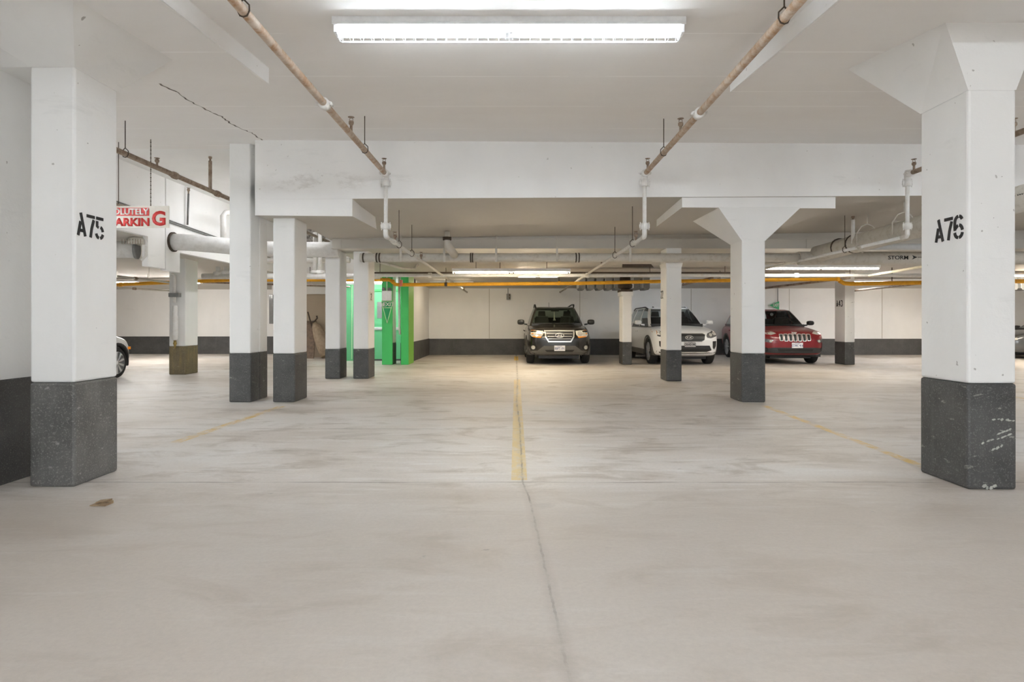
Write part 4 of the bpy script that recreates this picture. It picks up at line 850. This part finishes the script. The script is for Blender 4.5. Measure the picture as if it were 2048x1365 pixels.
class Car:
    """local frame: origin on the ground below the front axle, nose towards -y, z up"""
    def __init__(s, label, loc, rz, paint, tab, wb, wr, glasshouse, clad=M_clad, glass=M_glass, group=None, spokes=5, tw=.235):
        s.root = thing('car', label, 'car', (0, 0, 0), 0); s.parts = []; s.loc, s.rz = loc, rz
        s.W = max(t[1] for t in tab); s.wb, s.wr, s.paint, s.clad, s.glass = wb, wr, paint, clad, glass
        s.body(tab); s.cabin(glasshouse)
        for y in (0, wb):
            for k in (-1, 1): s.wheel(k, y, spokes, tw)
        s.arches()
    def reg(s, o): return o
    def mk(s, mb, name, mat, parent=None, bev=0, weld=False):
        return mb.build(name, mat, parent or s.root, bev, weld)
    def body(s, tab):
        mb = MB(); rings = []
        for y, w_, zb, zsh, zt in tab:
            zm = zb + (zsh - zb) * .52
            half = [(0, zb), (.60 * w_, zb), (.90 * w_, zb + .015), (.975 * w_, zb + .13 * min(1, (zsh - zb) / .5)), (1.0 * w_, zm), (.985 * w_, zsh - .16 * (zsh - zb)), (.93 * w_, zsh - .02), (.80 * w_, zsh + (zt - zsh) * .35), (.42 * w_, zsh + (zt - zsh) * .88), (0, zt)]
            ring = half + [(-x, z) for x, z in half[-2:0:-1]]
            rings.append([(x, y, z) for x, z in ring])
        n = len(rings[0]); vs = [p for r in rings for p in r]; fs = []
        for i in range(len(rings) - 1):
            for k in range(n): fs.append((i * n + k, i * n + (k + 1) % n, (i + 1) * n + (k + 1) % n, (i + 1) * n + k))
        def cap(base):
            h = n // 2
            for k in range(1, h - 0):
                a, b_, c, d = k, k + 1, n - k - 1, n - k
                q = [a, b_ % n, c % n, d % n]; q = list(dict.fromkeys(q))
                if len(q) >= 3: fs.append(tuple(base + i for i in q))
            fs.append((base + 0, base + 1, base + n - 1))
        cap(0); cap((len(rings) - 1) * n)
        mb.add(vs, fs, True); o = mb.build('body_shell', s.paint)
        sub = o.modifiers.new('s', 'SUBSURF'); sub.levels = 2; sub.render_levels = 2
        cut = MB()
        for y in (0, s.wb):
            for k in (-1, 1):
                cut.lathe((k * (s.W - .26), y, s.wr + .01), (k, 0, 0), [(s.wr * 1.13, 0), (s.wr * 1.13, .5)], 28)
        c = cut.build('cutter', M_trim)
        bo = o.modifiers.new('b', 'BOOLEAN'); bo.operation = 'DIFFERENCE'; bo.object = c; bo.solver = 'EXACT'
        dg = bpy.context.evaluated_depsgraph_get()
        me = bpy.data.meshes.new_from_object(o.evaluated_get(dg)); me.name = 'body_shell'
        nm = o.data; bpy.data.objects.remove(o); bpy.data.objects.remove(c); bpy.data.meshes.remove(nm)
        me.materials.clear(); me.materials.append(s.paint)
        for p in me.polygons: p.use_smooth = True; p.material_index = 0
        try:
            bm = bmesh.new(); bm.from_mesh(me)
            for e in bm.edges:
                if len(e.link_faces) == 2 and e.calc_face_angle(0) > .7: e.smooth = False
            s.bvh = BVHTree.FromBMesh(bm); bm.to_mesh(me); bm.free()
        except Exception: pass
        ob = bpy.data.objects.new('body_shell', me); COL.objects.link(ob); ob.parent = s.root; s.shell = ob
    def cabin(s, g):
        """g: belt/roof outlines: list of (xb, yb, xr, yr) half points front centre -> rear centre; names of the panes between them"""
        zb, zr_, crown, pts, kinds = g['zb'], g['zr'], g['crown'], g['pts'], g['kinds']
        lv = 4; W = s.W
        def pt(i, k, sgn):
            xb, yb, xr, yr = pts[i]; f = k / lv; bulge = math.sin(f * PI) * .018
            zbb = zb + g.get('rise', 0) * max(0, yb) / 3.0
            x = (xb + (xr - xb) * f) * W; return (sgn * (x + (bulge if x > .3 else 0)), yb + (yr - yb) * f - (bulge if i < 3 else 0), zbb + (zr_(yr) - zbb) * f)
        fr = MB()
        for i, kd in enumerate(kinds):
            for sgn in (-1, 1):
                vs = [pt(i, k, sgn) for k in range(lv + 1)] + [pt(i + 1, k, sgn) for k in range(lv + 1)]
                fs = [(k, k + 1, lv + 2 + k, lv + 1 + k) for k in range(lv)]
                if kd == 'p': fr.add(vs, fs, True)
                else: s.panes = getattr(s, 'panes', {}); s.panes.setdefault((kd, 0 if kd in ('windshield', 'rear_window') else sgn), MB()).add(vs, fs, True)
        # roof
        half = [(pts[i][2] * W, pts[i][3], zr_(pts[i][3])) for i in range(len(pts))]
        ring = half + [(-x, y, z) for x, y, z in half[-2:0:-1]]
        cy = (half[0][1] + half[-1][1]) / 2; n = len(ring); vs = list(ring)
        for f, h in ((.86, .75), (.5, .95), (.15, 1.0)): vs += [(x * f, cy + (y - cy) * (f + (1 - f) * .12), z + crown * h) for x, y, z in ring]
        fs = []
        for r in range(3):
            for k in range(n): fs.append((r * n + k, r * n + (k + 1) % n, (r + 1) * n + (k + 1) % n, (r + 1) * n + k))
        fs.append(tuple(3 * n + k for k in range(n)))
        fr.add(vs, fs, True)
        s.mk(fr, 'roof_and_pillars', g.get('mat', s.paint), weld=True)
        for (kd, sg), q in s.panes.items(): s.mk(q, kd, s.glass, weld=True)
        # interior
        q = MB(); zd = zb + .035; y0 = pts[0][1] + .12; y1 = pts[-1][1] - .1; x0 = .80 * W
        q.box(-x0, x0, y0, y1, zd - .10, zd + .045); s.mk(q, 'dashboard', M_trim)
        for sx_ in (-.40, .40):
            q = MB(); ys = y0 + .85; q.hexa([(sx_ - .24, ys, zd - .05), (sx_ + .24, ys, zd - .05), (sx_ + .24, ys + .16, zd - .05), (sx_ - .24, ys + .16, zd - .05)], [(sx_ - .19, ys + .10, zd + .25), (sx_ + .19, ys + .10, zd + .25), (sx_ + .19, ys + .2, zd + .25), (sx_ - .19, ys + .2, zd + .25)])
            q.hexa([(sx_ - .12, ys + .12, zd + .26), (sx_ + .12, ys + .12, zd + .26), (sx_ + .12, ys + .22, zd + .26), (sx_ - .12, ys + .22, zd + .26)], [(sx_ - .10, ys + .14, zd + .42), (sx_ + .10, ys + .14, zd + .42), (sx_ + .10, ys + .22, zd + .42), (sx_ - .10, ys + .22, zd + .42)])
            s.mk(q, 'front_seat', M_seat)
        q = MB(); q.box(-.6, .6, y0 + 1.75, y0 + 1.9, zd - .02, zd + .22); s.mk(q, 'rear_seat', M_seat)
        q = MB(); c = Vector((.40, y0 + .42, zd + .04))
        q.tube([c + Vector((.18 * math.cos(a * PI / 10), .06 * math.sin(a * PI / 10), .17 * math.sin(a * PI / 10))) for a in range(21)], .016, 6); q.tube([c + Vector((-.17, 0, 0)), c + Vector((.17, 0, 0))], .02, 6); s.mk(q, 'steering_wheel', M_seat)
        q = MB(); yy = pts[0][3] + .06; q.box(-.12, .12, yy, yy + .03, zr_(yy) - .10, zr_(yy) - .03); s.mk(q, 'rear_view_mirror', M_trim)
    def wheel(s, k, y, spokes, tw):
        r = s.wr; xo = s.W - .015; c = (k * xo, y, r)
        root = bpy.data.objects.new('wheel', None); COL.objects.link(root); root.parent = s.root; root.location = c
        ax = (-k, 0, 0)
        q = MB(); q.lathe(c, ax, [(r * .70, .015), (r * .86, .0), (r * .965, .02), (r, .06), (r, tw - .06), (r * .965, tw - .02), (r * .8, tw), (r * .6, tw - .02)], 32, cap=False)
        q.build('tyre', M_tyre, root)
        q = MB(); q.lathe(c, ax, [(r * .70, .012), (r * .73, .012), (r * .70, .06), (r * .62, .14), (r * .60, .2)], 28, cap=False); q.lathe(c, ax, [(r * .15, .02), (r * .14, .005), (r * .05, .0)], 14)
        for i in range(spokes):
            for off in ((-.13, .13) if spokes <= 5 else (0.0,)):
                a = 2 * PI * i / spokes + .3
                def pp(rad, an, dd): return (c[0] - k * dd, c[1] + math.cos(an) * rad, c[2] + math.sin(an) * rad)
                w1 = .09 if spokes <= 5 else .12
                q.hexa([pp(r * .12, a + off - .3, .03), pp(r * .12, a + off + .3, .03), pp(r * .71, a + off * 1.6 + w1, .03), pp(r * .71, a + off * 1.6 - w1, .03)],
                       [pp(r * .12, a + off - .3, .012), pp(r * .12, a + off + .3, .012), pp(r * .71, a + off * 1.6 + w1, .016), pp(r * .71, a + off * 1.6 - w1, .016)])
        q.build('rim', M_alloy, root)
        q = MB(); q.lathe(c, ax, [(r * .66, .12), (r * .66, .14)], 20); q.build('brake_disc', M_trim, root)
    def arches(s):
        for y in (0, s.wb):
            for k in (-1, 1):
                q = MB(); r0, r1 = s.wr * 1.10, s.wr * 1.27; n = 16; vs = []
                for i in range(n + 1):
                    a = math.radians(-14 + 208 * i / n)
                    for rr in (r0, r1):
                        zz = s.wr + .01 + rr * math.sin(a); yy = y + rr * math.cos(a)
                        hit = s.bvh.ray_cast(Vector((k * 3, yy, max(zz, .3))), Vector((-k, 0, 0)))
                        hx = abs(hit[0].x) if hit[0] is not None and abs(hit[0].x) > s.W * .8 else s.W * .97
                        vs += [(k * (hx + .014), yy, zz), (k * (hx - .07), yy, zz)]
                fs = []
                for i in range(n):
                    o = i * 4; fs += [(o, o + 4, o + 6, o + 2), (o, o + 1, o + 5, o + 4), (o + 2, o + 6, o + 7, o + 3)]
                q.add(vs, fs, True); s.mk(q, 'arch_trim', s.clad)
        for k in (-1, 1):
          q = MB(); q.hexa([(k * (s.W - .06), s.wr * 1.15, .24), (k * (s.W + .008), s.wr * 1.15, .26), (k * (s.W + .008), s.wb - s.wr * 1.15, .26), (k * (s.W - .06), s.wb - s.wr * 1.15, .24)],
                                 [(k * (s.W - .06), s.wr * 1.15, .42), (k * (s.W + .008), s.wr * 1.15, .40), (k * (s.W + .008), s.wb - s.wr * 1.15, .40), (k * (s.W - .06), s.wb - s.wr * 1.15, .42)])
          s.mk(q, 'sill_trim', s.clad)
        q = MB(); q.box(-s.W * .62, s.W * .62, -.55, s.wb + .5, .17, .30); s.mk(q, 'underbody', M_trim)
        for k in (-1, 1):
            for yy in (s.wb * .44, s.wb * .80):
                q = MB(); q.tube([(k * (s.W + .01), yy, .93), (k * (s.W + .03), yy + .04, .935), (k * (s.W + .03), yy + .16, .935), (k * (s.W + .01), yy + .2, .93)], .014, 6); s.mk(q, 'door_handle', s.paint)
    def hit(s, x, z):
        h = s.bvh.ray_cast(Vector((x, -6, z)), Vector((0, 1, 0)))[0]
        return h.y if h is not None else None
    def decal(s, poly, name, mat, off=.008, step=.06, depth=.03, label=None, mirror=False, parent=None):
        """a front panel that follows the bodywork: polygon in (x, z) laid onto the nose"""
        out = []
        for m in ((1, -1) if mirror else (1,)):
            bm = bmesh.new(); bm.faces.new([bm.verts.new((x * m, 0, z)) for x, z in poly])
            xs = [p[0] * m for p in poly]; zz = [p[1] for p in poly]
            for lo, hi, ax in ((min(xs), max(xs), 0), (min(zz), max(zz), 2)):
                n = max(1, int((hi - lo) / step))
                for i in range(1, n):
                    co = [0, 0, 0]; no = [0, 0, 0]; co[ax] = lo + (hi - lo) * i / n; no[ax] = 1
                    bmesh.ops.bisect_plane(bm, geom=bm.verts[:] + bm.edges[:] + bm.faces[:], plane_co=co, plane_no=no, dist=1e-5)
            last = None; miss = []
            for v in bm.verts:
                y = s.hit(v.co.x, v.co.z)
                if y is None: miss.append(v)
                else: v.co.y = y - off; last = max(last, v.co.y) if last is not None else v.co.y
            for v in miss: v.co.y = (last if last is not None else -.8)
            be = [e for e in bm.edges if e.is_boundary]
            g = bmesh.ops.extrude_edge_only(bm, edges=be)
            for v in g['geom']:
                if isinstance(v, bmesh.types.BMVert): v.co.y += depth
            bmesh.ops.recalc_face_normals(bm, faces=bm.faces)
            me = bpy.data.meshes.new(name); bm.to_mesh(me); bm.free(); me.materials.append(mat)
            o = bpy.data.objects.new(name, me); COL.objects.link(o); o.parent = parent or s.root
            if label: o['label'] = label
            out.append(o)
        return out[0]
    def plate(s, x, z, txt, w_=.305, h_=.152, back=M_plate, ink=M_blue):
        y = min(v for v in (s.hit(x, z), s.hit(x, z + .07), s.hit(x, z - .07)) if v is not None) - .02
        q = MB(); q.box(x - w_ / 2, x + w_ / 2, y, y + .012, z - h_ / 2, z + h_ / 2); o = s.mk(q, 'licence_plate', back, None, .004)
        text_obj('plate_number', txt, .085, (x, y - .001, z - .008), (1, 0, 0), (0, 0, 1), ink, o, .002, .01, sx=.82)
        text_obj('plate_header', 'ONTARIO', .03, (x, y - .001, z + .055), (1, 0, 0), (0, 0, 1), ink, o, .002, .005)
    def mirrors(s, y, z, mat, w_=.2, h_=.15):
        for k in (-1, 1):
            x = k * (s.W + .04)
            q = MB(); q.hexa([(x - k * .10, y + .02, z - .03), (x - k * .10, y + .10, z - .03), (x, y + .08, z - .01), (x, y + .03, z - .01)][::k], [(x - k * .10, y + .02, z + .02), (x - k * .10, y + .10, z + .02), (x, y + .08, z + .03), (x, y + .03, z + .03)][::k])
            a = s.mk(q, 'side_mirror', mat)
            q = MB(); x0, x1 = x - k * .02, x + k * w_
            vs = []; n = 12
            for yy, sc in ((y - .05, .55), (y - .03, .85), (y + .03, 1.0), (y + .10, .96), (y + .105, .5)):
                for i in range(n):
                    an = 2 * PI * i / n; ca, sa = math.cos(an), math.sin(an)
                    ca = math.copysign(abs(ca) ** .6, ca); sa = math.copysign(abs(sa) ** .6, sa)
                    vs.append(((x0 + x1) / 2 + ca * w_ * .5 * sc, yy, z + .07 + sa * h_ * .5 * sc))
            fs = [(r * n + i, r * n + (i + 1) % n, (r + 1) * n + (i + 1) % n, (r + 1) * n + i) for r in range(4) for i in range(n)] + [tuple(range(n)), tuple(4 * n + i for i in range(n))]
            q.add(vs, fs, True); q.build('mirror_housing', mat, a)
    def done(s):
        s.root.location = s.loc; s.root.rotation_euler = (0, 0, s.rz); return s.root
def ell(cx, cz, rx, rz, n=16): return [(cx + rx * math.cos(2 * PI * i / n), cz + rz * math.sin(2 * PI * i / n)) for i in range(n)]
def suv_tab(W, fo, wb, ro, hf, cowl, belt, nose=.46):
    return [(-fo, W * .50, .46, hf - .26, hf - .25), (-fo + .03, W * .70, .34, hf - .14, hf - .12), (-fo + .10, W * .84, .27, hf - .05, hf - .02), (-fo + .24, W * .93, .25, hf + .01, hf + .045), (-.42, W * .975, .25, hf + .05, hf + .095),
            (0, W, .25, hf + .085, hf + .14), (.30, W, .25, cowl - .06, cowl), (.7, W, .25, belt - .02, belt + .0), (1.5, W, .25, belt, belt + .01), (wb * .8, W, .25, belt, belt + .01), (wb, W, .25, belt + .01, belt + .02), (wb + ro * .5, W * .985, .28, belt + .02, belt + .03), (wb + ro - .12, W * .92, .34, belt, belt + .01), (wb + ro, W * .80, .45, belt - .1, belt - .09)]
def suv_cab(yc, yr, ye, zb, zt, lean=.66, W=1, rear=.28):
    def zr_(y): return zt - .05 * max(0, (y - 2.0) / 1.5) - .02 * max(0, (yr + .35 - y) / .3)
    L = ye - yc
    pts = [(0, yc, 0, yr), (.45, yc + .03, .36, yr + .015), (.80, yc + .17, lean - .06, yr + .07), (.865, yc + .28, lean, yr + .16), (.90, yc + .36 * L, lean + .035, yc + .38 * L), (.90, yc + .385 * L, lean + .035, yc + .40 * L), (.90, yc + .66 * L, lean + .03, yc + .63 * L), (.90, yc + .69 * L, lean + .03, yc + .66 * L), (.87, yc + .90 * L, lean, yc + .84 * L), (.80, ye - .03, lean - .04, ye - rear), (0, ye + .04, 0, ye - rear + .04)]
    return dict(zb=zb, zr=zr_, crown=.045, pts=pts, kinds=['windshield', 'windshield', 'p', 'side_window', 'p', 'side_window', 'p', 'quarter_window', 'p', 'rear_window'])

# --- black SUV
pk = carpaint('black_car_paint', (.014, .011, .008), .24)
c = Car('black SUV with chrome-framed oval-emblem grille parked nose out', (1.30, 17.75, 0), 0.0, pk, suv_tab(.935, .86, 2.70, 1.0, .97, 1.17, 1.10), 2.70, .36, suv_cab(.22, 1.0, 3.55, 1.10, 1.66), glass=M_glass)
c.decal([(-.40, .955), (.40, .955), (.385, .80), (.30, .665), (-.30, .665), (-.385, .80)], 'grille', M_trim, .012)
gr = c.decal([(-.43, .985), (.43, .985), (.41, .945), (-.41, .945)], 'grille_frame', M_chrome, .03)
for sg in (-1, 1): c.decal([(sg * .43, .975), (sg * .395, .975), (sg * .375, .80), (sg * .30, .68), (sg * .32, .64), (sg * .41, .79)], 'grille_frame', M_chrome, .03)
c.decal([(-.33, .685), (.33, .685), (.31, .645), (-.31, .645)], 'grille_frame', M_chrome, .03)
for z in (.88, .81, .74): c.decal([(-.37 + (.9 - z) * .3, z + .009), (.37 - (.9 - z) * .3, z + .009), (.37 - (.9 - z) * .3, z - .009), (-.37 + (.9 - z) * .3, z - .009)], 'grille_bar', M_chrome, .022)
# oval slanted-H emblem
q = MB(); yb = c.hit(0, .845) - .045; q.tube([(.115 * math.cos(a * PI / 12), yb, .84 + .062 * math.sin(a * PI / 12)) for a in range(25)], .012, 6)
for x in (-.045, .05): q.tube([(x - .02, yb, .79), (x + .02, yb, .89)], .011, 6)
q.tube([(-.05, yb, .83), (.0, yb, .845), (.055, yb, .85)], .010, 6); c.mk(q, 'emblem', M_chrome)
c.decal([(.46, .965), (.70, .985), (.865, .98), (.87, .90), (.78, .80), (.56, .775), (.47, .85)], 'headlight', M_lens, .012, mirror=True)
c.decal([(.70, .985), (.868, .98), (.872, .88), (.74, .88)], 'turn_signal', M_amber, .02, mirror=True)
c.decal([(.50, .805), (.76, .815), (.75, .79), (.54, .765)], 'turn_signal', M_amber, .02, mirror=True)
c.decal(ell(.58, .885, .075, .065), 'reflector', M_chrome, .022, mirror=True)
c.decal([(-.90, .40), (-.62, .41), (-.44, .545), (.44, .545), (.62, .41), (.90, .40), (.88, .30), (-.88, .30)], 'lower_bumper', M_clad, .010)
c.decal([(-.42, .43), (.42, .43), (.36, .37), (-.36, .37)], 'air_intake', M_trim, .02)
c.decal(ell(.745, .495, .085, .08), 'fog_lamp_recess', M_trim, .012, mirror=True)
c.decal(ell(.745, .495, .055, .055), 'fog_lamp', M_lens, .03, mirror=True)
c.plate(0.0, .475, 'BBPT 191')
c.mirrors(.62, 1.14, M_trim, .22, .16)
for k in (-1, 1):
    q = MB(); q.tube([(k * .60, 1.25, 1.68), (k * .615, 1.35, 1.755), (k * .61, 2.0, 1.77), (k * .59, 3.0, 1.72), (k * .58, 3.1, 1.66)], .024, 8); c.mk(q, 'roof_rail', M_trim)
q = MB(); q.tube([(-.08, 2.9, 1.68), (-.08, 2.98, 1.88)], .006, 5); c.mk(q, 'antenna', M_trim)
q = MB(); q.tube([(-.02, 1.12, 1.54), (-.02, 1.08, 1.32), (-.02, 1.08, 1.26)], .018, 6, rs=[.01, .025, .05]); c.mk(q, 'mirror_tassel', M_cream)
q = MB()
for k in (-1, 1): q.tube([(k * .05 - .1, .20, 1.165), (k * .62 - .1, .30, 1.18)], .010, 5)
c.mk(q, 'wiper', M_trim); c.done()
# --- white SUV
pk = carpaint('white_car_paint', (.88, .89, .90), .3)
c = Car('white SUV with black honeycomb grille partly hidden by the chipped column', (4.84, 17.5, 0), math.radians(1.0), pk, suv_tab(.945, .90, 2.78, 1.05, .95, 1.13, 1.08), 2.78, .365, suv_cab(.10, .95, 3.65, 1.08, 1.63, .68), glass=M_glass2)
c.decal([(-.47, .87), (-.40, .905), (.40, .905), (.47, .87), (.44, .72), (.36, .665), (-.36, .665), (-.44, .72)], 'grille_frame', M_chrome, .012)
c.decal([(-.455, .865), (-.39, .89), (.39, .89), (.455, .865), (.425, .725), (.35, .68), (-.35, .68), (-.425, .725)], 'grille', M_trim, .022)
q = MB(); yb = c.hit(0, .78) - .04; q.tube([(.105 * math.cos(a * PI / 12), yb, .785 + .052 * math.sin(a * PI / 12)) for a in range(25)], .009, 6); em = c.mk(q, 'emblem', M_chrome)
text_obj('emblem_letters', 'KIA', .085, (0, yb - .002, .783), (1, 0, 0), (0, 0, 1), M_chrome, em, .005, .02, sx=1.1)
c.decal([(.50, .83), (.54, .90), (.72, .965), (.86, 1.0), (.885, .93), (.82, .82), (.62, .765), (.52, .78)], 'headlight', M_lensd, .012, mirror=True)
c.decal([(.80, .975), (.865, 1.0), (.885, .93), (.83, .88)], 'turn_signal', M_amber, .02, mirror=True)
for px_, pz_ in ((.62, .86), (.73, .895)): c.decal(ell(px_, pz_, .045, .045), 'reflector', M_lens, .022, mirror=True)
c.decal([(.68, .68), (.80, .685), (.79, .55), (.72, .45), (.68, .50)], 'fog_lamp_recess', M_trim, .012, mirror=True)
c.decal([(-.58, .56), (.58, .56), (.64, .43), (.50, .385), (-.50, .385), (-.64, .43)], 'air_intake', M_trim, .012)
c.decal([(-.60, .385), (.60, .385), (.56, .36), (-.56, .36)], 'skid_strip', M_chrome, .016)
c.decal([(-.90, .43), (-.70, .36), (.70, .36), (.90, .43), (.88, .29), (-.88, .29)], 'lower_bumper', M_clad, .008)
c.plate(0.03, .60, 'CKHD 042', ink=M_trim, back=plain('dusty_plate', (.45, .44, .45), .5))
c.mirrors(.55, 1.13, pk, .21, .14)
for k in (-1, 1):
    q = MB(); q.tube([(k * .625, 1.10, 1.60), (k * .64, 1.5, 1.675), (k * .63, 2.9, 1.66), (k * .60, 3.3, 1.60)], .02, 8); c.mk(q, 'roof_rail', M_trim)
q = MB(); q.hexa([(-.05, 2.9, 1.64), (.05, 2.9, 1.64), (.02, 3.15, 1.64), (-.02, 3.15, 1.64)], [(-.01, 3.08, 1.74), (.01, 3.08, 1.74), (.01, 3.15, 1.74), (-.01, 3.15, 1.74)]); c.mk(q, 'antenna', M_trim)
c.done()
# --- red SUV
pk = carpaint('dark_red_car_paint', (.21, .006, .011), .30)
c = Car('dark red SUV with seven-slot chrome grille parked by the back wall', (8.02, 17.85, 0), math.radians(-4.0), pk, suv_tab(.92, .92, 2.70, 1.0, .93, 1.12, 1.06), 2.70, .36, suv_cab(.18, .95, 3.50, 1.06, 1.58, .66), glass=M_glass2)
for i in range(7):
    x = (i - 3) * .125; h0, h1 = (.885, .665) if abs(i - 3) < 3 else (.88, .68)
    k = .057; sh = [(x - k, h0 - .02), (x - k + .015, h0), (x + k - .015, h0), (x + k, h0 - .02), (x + k - .006, h1 + .02), (x + k - .02, h1), (x - k + .02, h1), (x - k + .006, h1 + .02)]
    c.decal(sh, 'grille_slot', M_chrome, .014); c.decal([(x + (a - x) * .66, (h0 + h1) / 2 + (z_ - (h0 + h1) / 2) * .82) for a, z_ in sh], 'grille_mesh', M_trim, .022)
text_obj('emblem_letters', 'Jeep', .085, (0, c.hit(0, .905) - .012, .915), (1, 0, 0), (0, .35, 1), M_chrome, c.root, .004, .02)
c.decal([(.49, .89), (.58, .945), (.82, .975), (.885, .93), (.84, .88), (.64, .85)], 'headlight', M_lens, .012, mirror=True)
c.decal([(.58, .70), (.80, .74), (.84, .66), (.66, .62)], 'low_headlight', M_lensd, .012, mirror=True)
c.decal(ell(.66, .675, .04, .035), 'reflector', M_lens, .024, mirror=True)
c.decal([(-.90, .45), (-.55, .49), (.55, .49), (.90, .45), (.89, .205), (-.89, .205)], 'lower_bumper', plain('black_cladding', (.04, .04, .042), .5), .012)
c.decal([(-.50, .46), (.50, .46), (.46, .385), (-.46, .385)], 'air_intake', M_trim, .02)
c.decal(ell(.78, .43, .055, .06), 'fog_lamp_recess', M_trim, .022, mirror=True)
c.plate(0.05, .555, 'CDBC 416')
c.mirrors(.60, 1.11, M_trim, .20, .14)
q = MB(); q.lathe((.0, .93, 1.45), (0, 1, 0), [(.05, 0), (.05, .02)], 8); c.mk(q, 'windscreen_tag', M_plate)
c.done()
# --- sedans
def sed_tab(W, fo, wb, ro, hf=.78, cowl=.98, belt=.94):
    return [(-fo, W * .50, .36, .58, .59), (-fo + .05, W * .72, .27, .66, .68), (-fo + .14, W * .86, .22, .72, .75), (-fo + .30, W * .95, .20, hf + .0, hf + .03), (-.35, W * .985, .19, hf + .08, hf + .11), (0, W, .19, hf + .13, hf + .17), (.40, W, .19, cowl - .06, cowl - .02), (.8, W, .19, belt - .02, belt), (1.6, W, .19, belt, belt + .01), (wb - .3, W, .19, belt + .01, belt + .02), (wb + .1, W, .2, belt + .02, belt + .03), (wb + ro * .6, W * .97, .25, belt + .0, belt + .03), (wb + ro - .1, W * .88, .3, belt - .03, belt), (wb + ro, W * .74, .4, belt - .12, belt - .1)]
def sed_cab(yc, yr, ye, zb, zt):
    g = suv_cab(yc, yr, ye, zb, zt, .64, 1, .85); return g
pk = carpaint('pearl_white_car_paint', (.78, .78, .77), .2)
c = Car('white sedan mostly hidden behind column A75, only its front wheel showing', (-9.47, 13.02, 0), PI, pk, sed_tab(.90, .72, 2.70, 1.0, .80), 2.70, .335, sed_cab(.35, 1.35, 3.55, .93, 1.40), glass=M_glass2, spokes=10, clad=M_trim)
for k in (-1, 1):
    q = MB(); hy = -.40; h = c.bvh.ray_cast(Vector((k * 3, hy, .64)), Vector((-k, 0, 0)))[0]; hx = abs(h.x) if h else .88
    q.box(min(k * (hx - .02), k * (hx + .012)), max(k * (hx - .02), k * (hx + .012)), hy - .07, hy + .06, .61, .67); c.mk(q, 'side_marker', M_amber)['label'] = 'orange side marker'
c.decal([(-.5, .62), (.5, .62), (.45, .5), (-.45, .5)], 'grille', M_trim, .012); c.decal([(.5, .66), (.78, .70), (.80, .62), (.55, .58)], 'headlight', M_lens, .012, mirror=True)
c.mirrors(.75, .95, pk, .2, .13); c.done()
pk = carpaint('grey_car_paint', (.10, .105, .11), .2, .3)
c = Car('dark grey sedan at the back showing past column A76', (17.1, 20.3, 0), math.radians(-90), pk, sed_tab(.91, .92, 2.72, 1.0), 2.72, .335, sed_cab(.30, 1.15, 3.6, .92, 1.43), clad=M_trim, glass=M_glass2)
c.decal([(-.5, .62), (.5, .62), (.45, .5), (-.45, .5)], 'grille', M_trim, .012); c.decal([(.5, .66), (.78, .70), (.80, .62), (.55, .58)], 'headlight', M_lens, .012, mirror=True)
c.mirrors(.75, .95, M_trim, .2, .13); c.done()
